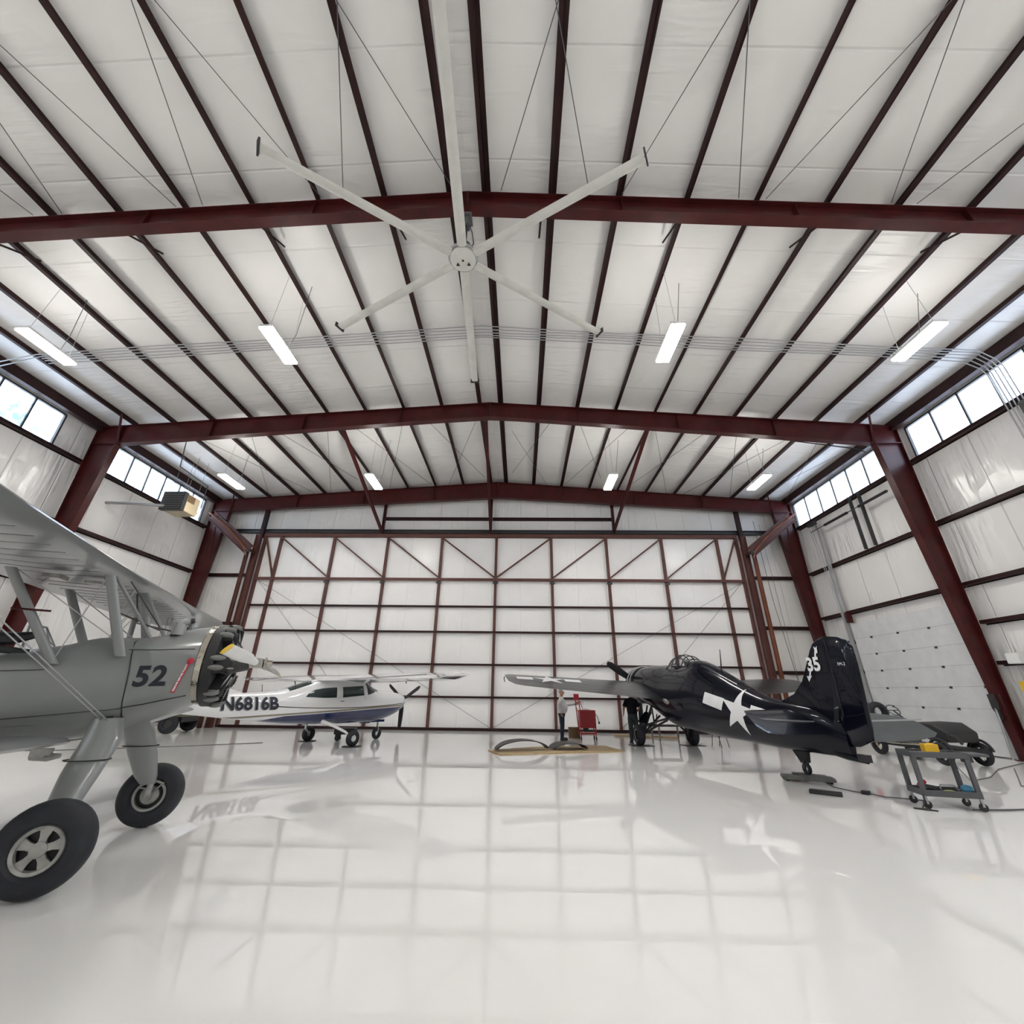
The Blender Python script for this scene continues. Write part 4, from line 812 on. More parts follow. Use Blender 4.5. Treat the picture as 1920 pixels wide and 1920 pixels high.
for q in (1, -1):
    rg = []
    for r, wd, th, tw in ((.1, .045, .045, 1.1), (.25, .05, .04, 1.1), (.5, .085, .025, 1.0), (.8, .08, .02, .85), (1.15, .07, .014, .75)):
        c = V((1.0, 0, 1.97)) + pd * r * q; u = tn * math.cos(tw) * q + V((1, 0, 0)) * math.sin(tw); n_ = V((1, 0, 0)) * math.cos(tw) - tn * math.sin(tw) * q
        rg.append([c + u * wd * math.cos(z_) + n_ * th * math.sin(z_) for z_ in [2 * PI * j / 14 for j in range(14)]])
    bl = MB().loft(rg).build('propeller_blade', 'alu' if q < 0 else 'white', B)
    rg2 = [rg[-1], [p_ + pd * .06 * q for p_ in rg[-1]], ]
    cc = V((1.0, 0, 1.97)) + pd * 1.24 * q
    rg2.append([cc + (p_ - (V((1.0, 0, 1.97)) + pd * 1.15 * q)) * .35 for p_ in rg[-1]])
    MB().loft(rg2).build('blade_tip', 'propyellow', bl)
# wings
UW = [(-.55, -2.05, .13, 0, 2.97, 2.92), (-.52, -2.05, .13, 2.5, 2.98, 2.93), (-.45, -2.05, .13, 4.4, 3.0, 2.95), (-.5, -1.95, .10, 4.75, 2.99, 2.94), (-.68, -1.75, .06, 5.02, 2.97, 2.94), (-.95, -1.5, .02, 5.15, 2.95, 2.94)]
for sg in (1, -1):
    wg = MB().loft([airfoil(a - .06 * (1 if sg > 0 else -1) * 0, b_, c, sg * y, z1, z2, 10) for a, b_, c, y, z1, z2 in UW]).build('upper_wing', 'grey', B)
    ribs = MB()
    for i in range(1, 18):
        y = sg * i * .27; ribs.path([(-.75, y, 2.897), (-1.2, y, 2.879), (-1.7, y, 2.897)], .004, 4)
    ribs.build('wing_rib', 'grey', wg)
    LW = [(-.50, -1.95, .13, .40, 1.12, 1.05), (-.50, -1.95, .13, 2.5, 1.18, 1.11), (-.48, -1.95, .12, 4.2, 1.26, 1.19), (-.7, -1.7, .05, 4.75, 1.28, 1.23), (-.95, -1.5, .02, 4.9, 1.28, 1.24)]
    lw = MB().loft([airfoil(a, b_, c, sg * y, z1, z2, 10) for a, b_, c, y, z1, z2 in LW]).build('lower_wing', 'grey', B)
    MB().add([V((-.75, sg * .46, 1.285)), V((-1.7, sg * .46, 1.24)), V((-1.7, sg * .72, 1.245)), V((-.75, sg * .72, 1.29))], [(0, 1, 2, 3)]).build('wing_walk', 'black', lw, False)
    # cabane struts
    def strut(p, q, c, nm='cabane_strut', th=.3):
        p, q = V(p), V(q); n = 12; r = []
        for e in (p, q): r.append([e + V((c / 2 * math.cos(2 * PI * k / n), c * th * math.sin(2 * PI * k / n), 0)) for k in range(n)])
        return MB().loft(r).build(nm, 'grey', B)
    s1 = strut((-.34, sg * .42, 1.98), (-.66, sg * .55, 2.87), .11)
    MB().tube((-.34 - .02, sg * .43, 2.09), (-.34 + .09, sg * .43, 2.09), .07, n=8).build('strut_collar', 'dark', s1) if False else None
    s2 = strut((-.90, sg * .42, 1.88), (-1.50, sg * .62, 2.85), .11)
    MB().beam((-1.35, sg * .60, 2.42), (-1.05, sg * .53, 2.42), .02, .02).build('step_bar', 'steel', s2, False) if sg < 0 else None
    strut((-.15, sg * .30, 2.2), (-.62, sg * .5, 2.87), .05)
    for a_, c_ in (((-.35, sg * .42, 2.1), (-1.45, sg * .6, 2.84)), ((-.9, sg * .42, 1.95), (-.68, sg * .54, 2.84)), ((-.22, sg * .46, 1.31), (-1.05, sg * 3.3, 2.9)), ((-.27, sg * .46, 1.31), (-1.12, sg * 3.3, 2.9)),
                   ((-1.25, sg * .45, 1.18), (-1.6, sg * 3.2, 2.9)), ((-1.32, sg * .45, 1.18), (-1.68, sg * 3.2, 2.9))):
        MB().tube(a_, c_, .006, n=6).build('flying_wire', 'galv', B)
    for l in (-.62, -1.55): strut((l, sg * 3.35, 1.2), (l - .15, sg * 3.5, 2.88), .09, 'interplane_strut')
    # landing gear legs, streamlined
    dl = -.15 if sg < 0 else 0
    def leg(secs):
        rg = []
        for c, ch, th in secs:
            c = V(c); rg.append([c + V((ch / 2 * math.cos(2 * PI * k / 20), th * math.sin(2 * PI * k / 20), 0)) for k in range(20)])
        return MB().loft(rg).build('landing_gear_leg', 'grey', B)
    lg = leg([((-.26, sg * .36, 1.34), .26, .12), ((-.20, sg * .50, 1.15), .34, .115), ((-.13 + dl * .6, sg * .68, .86), .32, .10), ((-.07 + dl, sg * .84, .60), .25, .085), ((-.04 + dl, sg * .90, .50), .17, .07)])
    MB().path([V((-.16 + dl * .45, sg * .62, .97)) + V((.19 * math.cos(q_), .12 * math.sin(q_), 0)) for q_ in [2 * PI * k / 24 for k in range(25)]], .006, 5).build('fairing_strap', 'black', lg)
    MB().tube((dl, sg * .88, .50), (dl, sg * .88, .34), .035).tube((dl, sg * .82, .34), (dl, sg * 1.12, .34), .035).path([(.05 + dl, sg * .93, .42), (.13 + dl, sg * .9, .50), (.02 + dl, sg * .9, .53), (-.02 + dl, sg * .9, .42)], .014, 6).tube((-.12 + dl, sg * .92, .46), (dl, sg * .9, .44), .01).build('axle', 'alu', lg)
    c = (dl, sg * (1.04 if sg > 0 else 1.10), .36)
    wheel(MB(), c, .36, .24, (0, 1, 0), .50, 44).build('tyre', 'tyre', B)
    for s2_ in (1, -1):
        o = c[1] + s2_ * .055
        whl = MB().lathe([(.185, -.03), (.19, .03), (.175, .045), (.15, .04), (.145, .0), (.185, -.03)], (dl, o, .36), (0, s2_, 0), 32)
        if s2_ == sg:
            for k in range(5):
                a = 2 * PI * (k + .2) / 5; d = V((math.cos(a), 0, math.sin(a))); u = V((-math.sin(a), 0, math.cos(a))); yy = V((0, s2_ * .02, 0))
                cc = V((dl, o, .36)); whl.loft([[cc + d * r + u * hw + yy * q_ for hw, q_ in ((-w1, 0), (w1, 0), (w1, 1), (-w1, 1))] for r, w1 in ((.03, .028), (.09, .028), (.16, .05))])
            whl.lathe([(.001, .035), (.04, .035), (.06, .03), (.062, 0)], (dl, o, .36), (0, s2_, 0), 20)
        else: whl.lathe([(.001, .05), (.03, .05), (.035, .02), (.10, .015), (.11, -.01)], (dl, o, .36), (0, s2_, 0), 20)
        whl.build('wheel_rim', 'alu', B)
        MB().lathe([(.001, 0), (.16, 0)], (dl, c[1] + s2_ * .03, .36), (0, s2_, 0), 24).build('hole_shade_disc', 'black', B)  # black disc added behind the spokes to shade the wheel holes
MB().tube((-.68, .3, 2.9), (-.75, .3, 2.6), .01).box((-1.0, .0, 2.86), (.16, .14, .03)).build('tank_fitting', 'alu', B)
MB().box((-1.25, -.30, 2.84), (.16, .2, .05)).tube((-1.3, -.32, 2.82), (-1.33, -.33, 2.76), .018).build('aileron_fitting', 'alu', B)
MB().path([(-.7, -.55, 2.84), (-.6, -.3, 2.5), (-.1, -.25, 2.3)], .008, 6).path([(-.72, .5, 2.84), (-.5, .2, 2.42), (.05, -.12, 2.3)], .010, 6).path([(-.5, -.4, 2.84), (-.2, .1, 2.35)], .007, 6).build('fuel_line', 'dark', B)
MB().path([(-.75, -.46, .98), (-.6, -.5, .99), (-.5, -.5, 1.0)], [.02, .04, .02]).box((-.66, -.5, 1.03), (.16, .06, .08)).build('step_bracket', 'alu', B)
MB().add([br(-.33, 1.27, .012), br(-.25, 1.28, .012), br(-.23, 1.36, .012), br(-.31, 1.35, .012)], [(0, 1, 2, 3)]).build('access_panel', 'dark', B, False)
slab(MB(), [(-5.4, 1.5), (-5.6, 2.2), (-6.0, 2.5), (-6.4, 2.3), (-6.5, 1.5), (-6.1, 1.2)], .04).build('fin', 'grey', B)
for sg in (1, -1): MB().loft([airfoil(-5.2, -6.3, .04, sg * .05, 1.5, 1.45, 5), airfoil(-5.5, -6.2, .02, sg * 1.6, 1.5, 1.46, 5)]).build('tailplane', 'grey', B)
wheel(MB(), (-5.7, 0, .14), .14, .08, (0, 1, 0), .5, 18).build('tail_tyre', 'tyre', B)
MB().beam((-5.6, 0, 1.1), (-5.7, 0, .2), .06, .05).build('tail_wheel_strut', 'grey', B)
# ============================================================ people
def skinmesh(name, verts, edges, m, parent, root=0, sub=2):
    """verts: (x, y, z, radius[, radius2])"""
    me = bpy.data.meshes.new(name); bm = bmesh.new(); ly = bm.verts.layers.skin.verify()
    vs = []
    for q in verts:
        v = bm.verts.new(q[:3]); v[ly].radius = (q[3], q[4] if len(q) > 4 else q[3]); vs.append(v)
    vs[root][ly].use_root = True
    for a, b_ in edges: bm.edges.new((vs[a], vs[b_]))
    bm.to_mesh(me); bm.free(); me.materials.append(M[m])
    o = bpy.data.objects.new(name, me); C.objects.link(o); o.parent = parent
    s_ = o.modifiers.new('skin', 'SKIN'); s_.use_smooth_shade = True; u = o.modifiers.new('sub', 'SUBSURF'); u.levels = sub; u.render_levels = sub
    return o
def hand(pts, base, d, side, flip=1, curl=.35):
    """palm and five fingers as extra skin chains; returns verts, edges relative to index base"""
    d = V(d).normalized(); s_ = V(side).normalized(); n_ = d.cross(s_) * flip; vs = []; es = []
    p0 = V(pts); vs.append((*(p0 + d * .045), .026, .016)); es.append((base, 'w'))
    for i, (off, ln) in enumerate(((-.028, .055), (-.009, .072), (.010, .068), (.028, .05))):
        a = p0 + d * .085 + s_ * off; b1 = a + d * ln * .6 - n_ * ln * curl * .4; b2 = b1 + d * ln * .4 - n_ * ln * curl * .7
        k = len(vs); vs += [(*a, .009), (*b1, .0085), (*b2, .007)]; es += [(0, k), (k, k + 1), (k + 1, k + 2)]
    a = p0 + d * .03 - s_ * .034; b1 = a + d * .035 - s_ * .016; b2 = b1 + d * .028 - n_ * .01
    k = len(vs); vs += [(*a, .012), (*b1, .010), (*b2, .008)]; es += [(0, k), (k, k + 1), (k + 1, k + 2)]
    return vs, es
def er(x, y, z, rx, ry, n=18): return [V((x + rx * math.cos(2 * PI * k / n), y + ry * math.sin(2 * PI * k / n), z)) for k in range(n)]
def person(label, loc, rz, top, legs, arms, lean=0, hairy=True, shoe_gap=.11, sleeve=1.0, bulk=1.0):
    """x forward, y left. arms: [(elbow, wrist, hand dir)] for left, right"""
    P = thing('person', label, 'person', loc, rz); Lx = lean
    b = [(0, 0, .95, .10), (0, 0, 1.08, .10), (.01 + Lx * .5, 0, 1.28, .11), (Lx, 0, 1.42, .085), (Lx, 0, 1.50, .062), (.01 + Lx, 0, 1.56, .062)]
    ed = [(0, 1), (1, 2), (2, 3), (3, 4), (4, 5)]
    b += [(.02 + Lx, 0, 1.60, .085), (.02 + Lx, 0, 1.67, .105), (.015 + Lx, 0, 1.73, .09)]; ed += [(5, 6), (6, 7), (7, 8)]
    for sg in (1, -1):
        k = len(b); b += [(0, sg * .09, .88, .07), (.01, sg * .10, .50, .05), (-.01, sg * shoe_gap, .12, .04), (-.02, sg * shoe_gap, .06, .04), (.08, sg * shoe_gap, .045, .032), (.15, sg * (shoe_gap + .01), .04, .026)]
        ed += [(0, k), (k, k + 1), (k + 1, k + 2), (k + 2, k + 3), (k + 3, k + 4), (k + 4, k + 5)]
    for (el, wr, hd), sg in zip(arms, (1, -1)):
        k = len(b); b += [(Lx, sg * .17, 1.40, .055), (*el, .045), (*wr, .032)]; ed += [(3, k), (k, k + 1), (k + 1, k + 2)]
        hv, he = hand(wr, k + 2, hd, (0, 0, 1) if abs(hd[2]) < .6 else (1, 0, 0), sg)
        o = len(b); b += hv; ed.append((k + 2, o)); ed += [(a + o, c + o) for a, c in he[1:]]
    skinmesh('body', b, ed, 'skin', P)
    hx = .02 + Lx
    f = MB().ell((hx + .10, 0, 1.655), (.02, .014, .024), 8, 6)
    for s_ in (1, -1): f.ell((hx, s_ * .085, 1.66), (.018, .012, .03), 8, 6)
    f.build('nose_and_ears', 'skin', P)
    e_ = MB()
    for s_ in (1, -1): e_.ell((hx + .082, s_ * .03, 1.68), (.010, .012, .007), 8, 6)
    e_.build('eyes', 'hair', P); MB().ell((hx + .085, 0, 1.615), (.01, .024, .006), 8, 6).build('mouth', 'redtag', P)
    if hairy: MB().ell((hx - .028, 0, 1.70), (.092, .090, .088), 16, 9).build('hair', 'hair', P)
    s = MB().loft([er(0, 0, .93, .135 * bulk, .175), er(.02 * bulk, 0, 1.02, .155 * bulk, .185), er(.03 * bulk, 0, 1.12, .16 * bulk, .19), er(.02 + Lx * .5, 0, 1.26, .145 * bulk, .195), er(Lx, 0, 1.38, .125, .205), er(Lx, 0, 1.44, .10, .18), er(Lx, 0, 1.49, .07, .10), er(Lx, 0, 1.515, .065, .07)])
    for (el, wr, hd), sg in zip(arms, (1, -1)):
        sh = V((Lx, sg * .17, 1.40)); q = V(wr) if sleeve >= 1 else None; el = V(el)
        if sleeve >= 1: s.path([sh + V((0, -sg * .06, .01)), sh, sh + (el - sh) * .5, el, el + (q - el) * .5, el + (q - el) * .93], [.07, .078, .066, .058, .05, .042], 12)
        else: s.path([sh + V((0, -sg * .06, .01)), sh, sh + (el - sh) * .4, sh + (el - sh) * .8], [.07, .08, .075, .072], 12)
    s.build('shirt', top, P, ang=60)
    t = MB().loft([er(0, 0, 1.0, .13, .17), er(0, 0, .90, .14, .18), er(0, 0, .82, .12, .175), er(0, 0, .78, .09, .15)])
    for sg in (1, -1): t.path([(0, sg * .085, .92), (.0, sg * .09, .80), (.01, sg * .10, .50), (-.005, sg * shoe_gap, .25), (-.01, sg * shoe_gap, .07)], [.085, .105, .082, .07, .068], 14)
    t.build('trousers', legs, P, ang=60)
    for sg in (1, -1): MB().ell((.06, sg * (shoe_gap + .003), .055), (.15, .055, .05), 14, 8).box((.05, sg * (shoe_gap + .003), .012), (.27, .09, .024)).build('shoe', 'black', P)
    return P
person('person in a white long-sleeved shirt and dark trousers, one arm resting on the red cart', (1.6, 17.95, 0), -.12, 'shirt', 'jeans',
       [((.16, .26, 1.2), (.55, .10, 1.26), (1, -.1, .15)), ((-.12, -.27, 1.16), (.0, -.20, .94), (.25, .25, -1))], bulk=1.28)
person('person in a navy T-shirt seen from behind, standing beside the black fighter wheel', (4.18, 17.35, 0), 1.62, 'tee', 'denim',
       [((.02, .30, 1.15), (.2, .27, .98), (.6, 0, -.8)), ((.02, -.28, 1.15), (.22, -.22, 1.0), (.6, 0, -.7))], lean=.06, sleeve=.5)
# ============================================================ red cart, box, boards
R = thing('tool_cart', 'red wheeled tool cart with a drawer box and tall back frame', 'tool cart', (2.62, 18.35, 0), .05)
MB().box((0, 0, .72), (.62, .42, .62)).build('drawer_box', 'red', R, False, bevel=.01)
for i in range(5): MB().box((0, -.215, .50 + i * .11), (.52, .012, .085)).build('drawer', 'red', R, False)
MB().box((0, -.225, .72), (.012, .01, .58)).build('centre_strip', 'redtag', R, False)
MB().box((0, 0, .22), (.62, .42, .06)).build('lower_shelf', 'red', R, False)
for x in (-.29, .29):
    for y in (-.19, .19):
        MB().box((x, y, .33), (.035, .035, .5)).build('leg', 'red', R, False)
        MB().box((x, y, .14), (.03, .03, .08)).lathe([(.001, -.02), (.06, -.02), (.06, .02), (.001, .02)], (x, y, .06), (1, 0, 0), 16).build('caster', 'black', R)
b_ = MB().beam((-.30, .19, .2), (-.42, .19, 1.62), .035, .035).beam((-.22, .19, 1.0), (-.28, .19, 1.62), .035, .035).box((-.36, .19, 1.5), (.2, .04, .22)).box((-.33, .19, 1.3), (.16, .03, .04)).beam((-.1, .19, 1.03), (-.22, .19, 1.35), .025, .025)
b_.build('back_frame', 'red', R, False)
MB().beam((-.35, .165, 1.1), (-.32, .165, .98), .05, .02).build('yellow_strap', 'yellow', R, False)
tag(MB().box((2.55, 18.3, .36), (.2, .16, .18)).path([(2.6, 18.3, .42), (2.72, 18.3, .50), (2.8, 18.28, .44)], .04).build('power_drill', 'black', None, False), 'black power tool lying on the lower shelf of the red cart', 'tool')
tag(MB().path([(2.94, 18.2, .9), (3.0, 18.15, .82), (3.05, 18.12, .62)], .012).ell((3.05, 18.12, .60), (.035, .035, .05)).build('hanging_lamp_cord', 'black', None), 'black work light hanging off the side of the red cart', 'work light')
tag(MB().path([(2.45, 18.45, 1.04), (2.6, 18.4, 1.06), (2.75, 18.4, 1.04)], [.03, .045, .03]).build('white_rag', 'shirt', None), 'white rag lying on top of the red cart', 'rag')
tag(MB().box((2.16, 18.95, .19), (.42, .36, .38)).build('cardboard_box', 'card', None, False), 'brown cardboard box on the floor behind the red cart', 'box')
mt = [(-.98, 14.50), (-.60, 13.55), (3.2, 14.75), (2.85, 16.1), (1.2, 15.75), (.4, 15.45)]
tag(MB().prism(mt, lambda u, v, t_: (u, v, t_), .002, .035).build('plywood_sheet', 'wood', None, False), 'large pale plywood sheet lying on the floor, carrying two cowling pieces', 'board')
def cowl_piece(name, label, loc, rz, r, ln, h, cut):
    n = 26; rg = []
    for i in range(n + 1):
        a = PI * (.06 + .88 * i / n); x = -r * math.cos(a); z = h * math.sin(a)
        d = ln * (.55 + .45 * math.sin(a)) * (1 - cut * (.5 + .5 * math.cos(a * 2.3)))
        rg.append((x, z, d))
    vs, fs = [], []
    for x, z, d in rg:
        for s_ in (0, 1):
            sh = .93 if s_ else 1
            vs += [(x * sh, -d / 2, z * sh), (x * sh, d / 2, z * sh)]
    for i in range(n):
        o = i * 4
        fs += [(o, o + 1, o + 5, o + 4), (o + 3, o + 2, o + 6, o + 7), (o, o + 4, o + 6, o + 2), (o + 5, o + 1, o + 3, o + 7)]
    b2 = MB().add(vs, fs); o = b2.build(name, 'dark', None); o.location = loc; o.rotation_euler = (0, 0, rz); return tag(o, label, 'cowling', 'loose cowling pieces')
cowl_piece('cowling_piece', 'arched black cowling piece open underneath, on the plywood nearer the white aircraft', (.05, 14.45, .03), .30, .85, .6, .30, .3)
cowl_piece('cowling_piece', 'smaller black cowling piece on the plywood, nearer the person in white', (1.50, 14.95, .03), .25, .58, .8, .20, .05)
for (x, y, q) in ((4.6, 19.6, 'nearer the red cart'), (5.75, 19.35, 'nearer the fighter wheel')):
    tag(MB().box((x, y, .05), (1.35, .22, .07), Matrix.Rotation(-.3, 4, 'Z')).build('wooden_plank', 'wood', None, False), 'pale wooden plank on the floor behind the fighter, %s' % q, 'plank', 'planks behind the fighter')
# stands under the fighter
st_ = thing('support_stand', 'dark metal work stand with three legs under the nose of the black fighter', 'stand', (5.3, 17.7, 0), .1)
MB().box((0, 0, .56), (1.15, .5, .05)).build('stand_top', 'dirty', st_, False)
for x, y in ((-.5, -.3), (0, .25), (.5, -.25)): MB().tube((x, y, .54), (x, y, .2), .035).tube((x, y, .2), (x, y, 0), .022).build('leg', 'alu', st_)
ld = thing('boarding_step', 'thin black metal step stand on the floor behind the fighter wheels', 'step', (6.9, 16.5, 0), .3)
for x in (-.15, .15): MB().path([(x, -.22, 0), (x, -.1, .5), (x, .12, .5), (x, .25, 0)], .012, 6).build('leg', 'dark', ld)
MB().box((0, 0, .5), (.34, .26, .02)).build('tread', 'dark', ld, False)
for q, (x, y) in (('nearer the person in navy', (4.2, 16.55)), ('further from the person in navy', (6.06, 16.84))):
    tag(MB().box((x, y, .006), (.75, .5, .012), Matrix.Rotation(.15, 4, 'Z')).build('wheel_mat', 'black', None, False), 'black mat under the fighter main wheel %s' % q, 'mat', 'fighter wheel mats')
TD = W.matrix_basis if False else None
dl = thing('tail_dolly', 'low flat grey dolly carrying the tail wheel of the fighter', 'dolly', (6.02, 10.35, 0), -.38)
MB().box((0, 0, .07), (.95, .34, .07)).build('deck', 'dirty', dl, False, bevel=.02)
MB().box((.1, 0, .115), (.5, .3, .03)).box((-.1, .06, .12), (.3, .14, .05)).build('wheel_block', 'dirty', dl, False)
for x in (-.38, .38):
    for y in (-.12, .12): MB().lathe([(.001, -.02), (.035, -.02), (.035, .02), (.001, .02)], (x, y, .035), (0, 1, 0), 12).build('roller', 'black', dl)
tag(MB().box((5.57, 9.12, .03), (.50, .17, .06), Matrix.Rotation(-.62, 4, 'Z')).build('wheel_chock', 'black', None, False, bevel=.01), 'black rubber bar lying on the floor in front of the tail dolly', 'chock')
tag(MB().box((6.35, 9.2, .03), (.12, .1, .06), Matrix.Rotation(.5, 4, 'Z')).build('outlet_block', 'black', None, False), 'small black plug block on the floor between dolly and grey cart', 'plug')
tag(MB().path([(6.3, 10.2, .012), (6.15, 9.8, .012), (6.25, 9.4, .012), (6.32, 9.24, .02)], .010, 6).build('extension_cord', 'wire', None), 'thin grey cord on the floor from tail dolly to plug block', 'cord')
tag(MB().path([(6.4, 9.15, .02), (6.5, 8.95, .012), (6.75, 8.85, .012), (7.0, 8.7, .012)], .010, 6).build('extension_cord', 'wire', None), 'thin grey cord on the floor from plug block to grey cart', 'cord')
tag(MB().path([(7.2, 8.1, .015), (7.8, 8.15, .012), (8.6, 8.3, .012), (9.6, 8.5, .012), (11, 8.6, .012)], .012, 6).build('extension_cord', 'wire', None), 'dark cord on the floor leading away from the grey cart to the side wall', 'cord')
tag(MB().path([(7.7, 8.9, .75), (8.6, 9.6, .3), (9.6, 10.6, .02), (10.6, 11.2, .012), (12.0, 12.4, .012), (13.9, 13.6, .012)], .010, 6).build('extension_cord', 'wire', None), 'dark cord from the cart top across the floor to the red column', 'cord')
tag(MB().path([(12.6, 12.6, .012), (11.2, 11.2, .012), (10.2, 10.2, .012), (10.8, 9.7, .012), (12.4, 10.4, .012)], .010, 6).build('extension_cord', 'wire', None), 'looped dark cord on the floor before the overhead door', 'cord')
tag(MB().path([(-8.6, 15.7, .012), (-10.5, 14.4, .012), (-13, 13.2, .012), (-16, 12.6, .012)], .012, 6).build('extension_cord', 'wire', None), 'thin dark cord on the floor from the white aircraft toward the biplane side wall', 'cord')
# ============================================================ grey utility cart
U = thing('utility_cart', 'dark grey plastic two-shelf utility cart on casters', 'cart', (6.98, 8.37, 0), -.96 + PI / 2)
CW, CL = .46, .72   # local x across, y along
U.rotation_euler = (0, 0, math.radians(-13)); U.location = (7.0, 8.30, 0)
def tray(z, nm):
    b2 = MB().box((0, 0, z), (.80, .44, .03))
    for s_ in (-1, 1): b2.box((0, s_ * .215, z + .03), (.80, .02, .09)).box((s_ * .395, 0, z + .03), (.02, .44, .09))
    b2.build(nm, 'cart', U, False, bevel=.008)
tray(.19, 'lower_tray'); tray(.74, 'upper_tray')
MB().box((.55, 0, .78), (.32, .36, .04)).box((.48, 0, .72), (.12, .12, .12)).build('push_handle', 'cart', U, False, bevel=.01)
for x in (-.37, .37):
    for y in (-.19, .19):
        MB().box((x, y, .46), (.07, .045, .56)).build('post', 'cart', U, False, bevel=.006)
        MB().box((x, y, .14), (.035, .02, .06)).box((x, y + .02, .1), (.03, .006, .07)).box((x, y - .02, .1), (.03, .006, .07)).build('caster_fork', 'galv', U, False)
        MB().lathe([(.001, -.016), (.055, -.016), (.06, 0), (.055, .016), (.001, .016)], (x, y, .06), (0, 1, 0), 20).build('caster', 'black', U)
um = Matrix.Translation(U.location) @ Matrix.Rotation(math.radians(-13), 4, 'Z')
def put(b2, name, m_, label, cat, at, smooth=True, **k):
    o = b2.build(name, m_, None, smooth, **k); o.matrix_world = um @ Matrix.Translation(at); return tag(o, label, cat)
put(MB().box((0, 0, .085), (.20, .14, .15)).box((.02, 0, .165), (.1, .03, .015)), 'yellow_case', 'yellow', 'bright yellow plastic case on the upper tray of the grey cart', 'case', (.02, .02, .755), False, bevel=.012)
put(MB().box((0, 0, .03), (.14, .1, .03)), 'white_tube_box', 'white', 'small white box on the upper tray of the grey cart', 'box', (-.12, -.08, .755), False)
put(MB().box((0, 0, .02), (.18, .06, .03)), 'spanner_case', 'dark', 'dark tool case on the upper tray beside the white box', 'case', (-.24, .1, .755), False, bevel=.005)
put(MB().path([(-.1, 0, .03), (-.02, .03, .06), (.08, -.02, .05), (.16, .03, .04)], [.03, .05, .045, .02]), 'black_hose', 'black', 'coiled black hose on the lower tray of the grey cart', 'hose', (-.18, .02, .205))
put(MB().path([(-.05, 0, .05), (0, 0, .10), (.06, .01, .12)], [.035, .04, .03]), 'red_tool', 'redtag', 'red hand tool on the lower tray near the cart post', 'tool', (-.27, 0, .235))
put(MB().ell((0, 0, .03), (.10, .05, .03)), 'lime_pouch', 'lime', 'flat lime yellow pouch on the lower tray of the grey cart', 'pouch', (.02, -.13, .205))
put(MB().ell((0, 0, .07), (.08, .07, .07)).ell((.05, .02, .09), (.05, .05, .04)), 'blue_bag', 'blueplastic', 'crumpled blue plastic bag on the lower tray at the cart end', 'bag', (.31, -.05, .205))
put(MB().path([(-.1, 0, .03), (-.08, 0, .10), (.1, 0, .1), (.16, 0, .03)], [.012, .014, .014, .012]), 'clear_handle', 'clearplastic', 'pale plastic handle lying on the lower tray of the grey cart', 'handle', (.12, .1, .205))
put(MB().path([(-.42, -.24, .2), (-.43, -.26, .1), (-.52, -.3, .012), (-.36, -.4, .012), (-.62, -.28, .012), (-.40, -.3, .012)], .012, 6), 'black_strap', 'black', 'black strap trailing off the corner of the grey cart to the floor', 'strap', (0, 0, 0))
# ============================================================ covered roadster chassis
G = thing('roadster_chassis', 'low vintage car chassis with steering wheel and black seat before the overhead door', 'car', (11.75, 14.1, 0), 0)
0 and MB().loft([[V((-.55, 1.75, .95)), V((.6, 1.75, .98)), V((.6, 1.75, .35)), V((-.6, 1.75, .35))], [V((-.5, .55, 1.02)), V((.55, .4, 1.05)), V((.6, .4, .4)), V((-.62, .5, .42))], [V((-.42, -.45, .66)), V((.5, -.5, .7)), V((.5, -.5, .45)), V((-.5, -.45, .42))]]).build('grey_cover', 'tarp', G)
MB().box((0, .1, .36), (.85, 3.0, .12)).build('chassis_rail', 'black', G, False)
MB().path([(-.62, .9, .42), (-.68, .3, .40), (-.66, -.6, .44), (-.62, -1.0, .45)], .025).build('side_pipe', 'chrome', G)
for y in (1.0, -1.15):
    for sg in (-1, 1):
        r = .30 if y > 0 else .28
        wheel(MB(), (sg * .50, y, r), r, .14, (1, 0, 0), .6, 28).build('tyre', 'tyre', G)
        b2 = MB().lathe([(.17, -.03), (.185, 0), (.17, .03)], (sg * .52, y, r), (sg, 0, 0), 24).lathe([(.001, .06), (.05, .05), (.06, 0)], (sg * .52, y, r), (sg, 0, 0), 14)
        for k in range(12): a = 2 * PI * k / 12; b2.tube((sg * .54, y, r), (sg * .52, y + .17 * math.cos(a), r + .17 * math.sin(a)), .006, n=5)
        b2.build('wire_wheel', 'chrome', G)
        MB().path([(sg * .52, y + (r + .06) * math.cos(q), r + (r + .06) * math.sin(q)) for q in [PI * (.08 + .84 * k / 12) for k in range(13)]], .035, 8).build('mudguard', 'black', G)
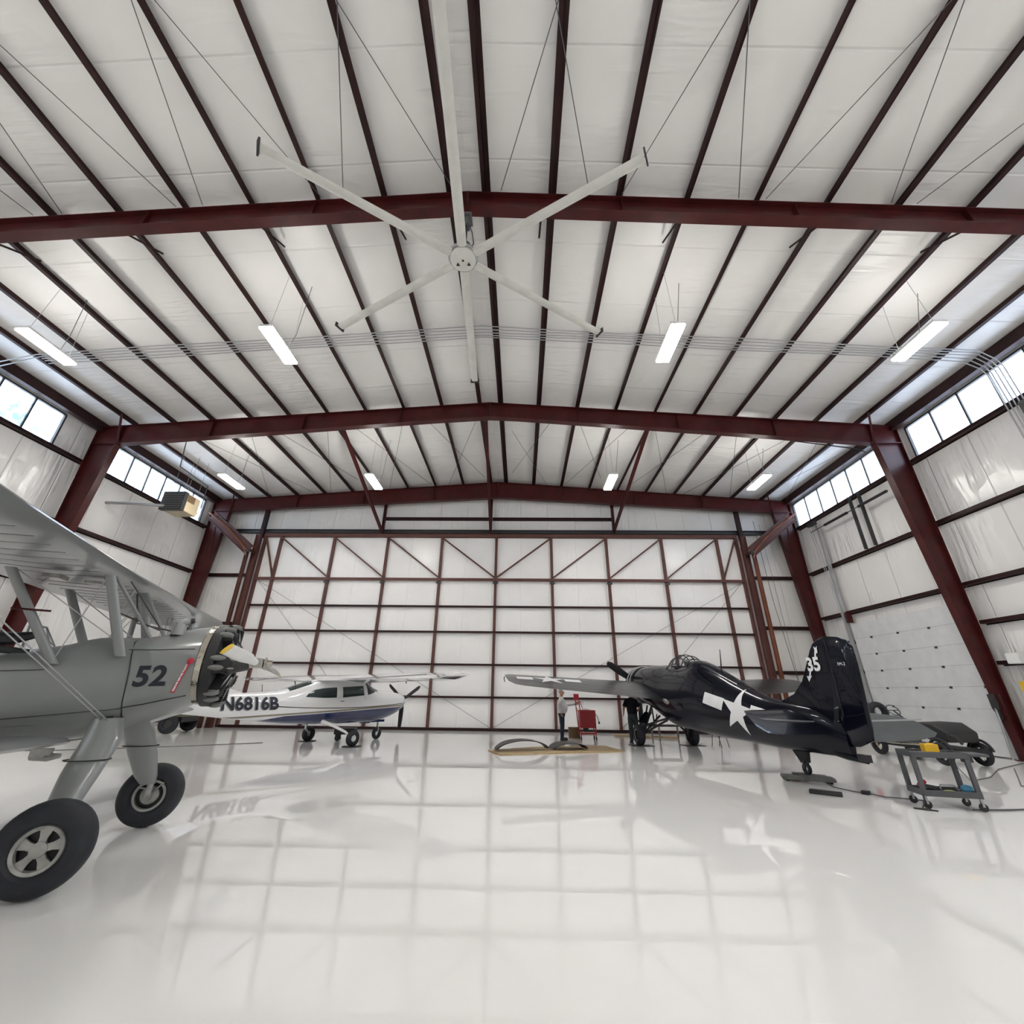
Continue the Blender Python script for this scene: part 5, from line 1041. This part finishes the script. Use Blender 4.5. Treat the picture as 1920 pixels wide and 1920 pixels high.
MB().path([(-.25, -.45, .72), (-.25, .34, 1.25)], .022).build('steering_column', 'black', G)
MB().path([V((-.25, .36, 1.27)) + V((.17 * math.cos(q), .10 * math.sin(q) * 1, .14 * math.sin(q))) for q in [2 * PI * k / 24 for k in range(25)]], .013, 6).tube((-.41, .36, 1.27), (-.09, .36, 1.27), .01).build('steering_wheel', 'black', G)
MB().loft([[V((x, y, z)) for x, y, z in r] for r in ([(-.45, -.35, .66), (.45, -.35, .70), (.45, -.32, 1.02), (-.42, -.32, .98)], [(-.48, -.95, .55), (.45, -.95, .6), (.45, -1.0, 1.02), (-.42, -1.0, .98)], [(-.42, -1.35, .55), (.4, -1.35, .55), (.4, -1.38, .8), (-.38, -1.38, .78)])]).build('tufted_seat', 'black', G, bevel=.04)
wheel(MB(), (.1, 1.45, 1.17), .33, .2, (0, 1, 0), .5, 24).build('spare_tyre', 'tyre', G)
MB().box((-.38, 1.7, 1.15), (.16, .05, .24)).build('tail_light', 'redtag', G, False)
MB().path([(-.5, -1.55, .75), (-.52, -1.7, .7), (-.45, -1.75, .55)], .035).build('lever', 'black', G)
# ============================================================ olive truck behind the biplane
T = thing('utility_truck', 'olive green utility truck parked behind the biplane, mostly hidden', 'truck', (-15.2, 18.6, 0), .15)
MB().box((0, 0, .85), (3.6, 1.6, .5)).build('truck_body', 'olive', T, False, bevel=.06)
MB().box((.9, 0, 1.25), (1.3, 1.5, .35)).build('cab', 'olive', T, False, bevel=.05)
MB().box((0, 0, .5), (3.4, 1.3, .2)).build('chassis', 'black', T, False)
for i in range(2): MB().beam((1.05 + i * .22, -.81, .95), (1.15 + i * .22, -.81, 1.08), .04, .01).build('door_stripe', 'redtag', T, False)
for x in (-1.2, 1.3):
    for sg in (-1, 1):
        wheel(MB(), (x, sg * .72, .36), .36, .22, (0, 1, 0), .5, 26).build('tyre', 'tyre', T)
        MB().lathe([(.001, .04), (.16, .03), (.18, 0)], (x, sg * .74, .36), (0, sg, 0), 18).build('wheel_hub', 'dark', T)
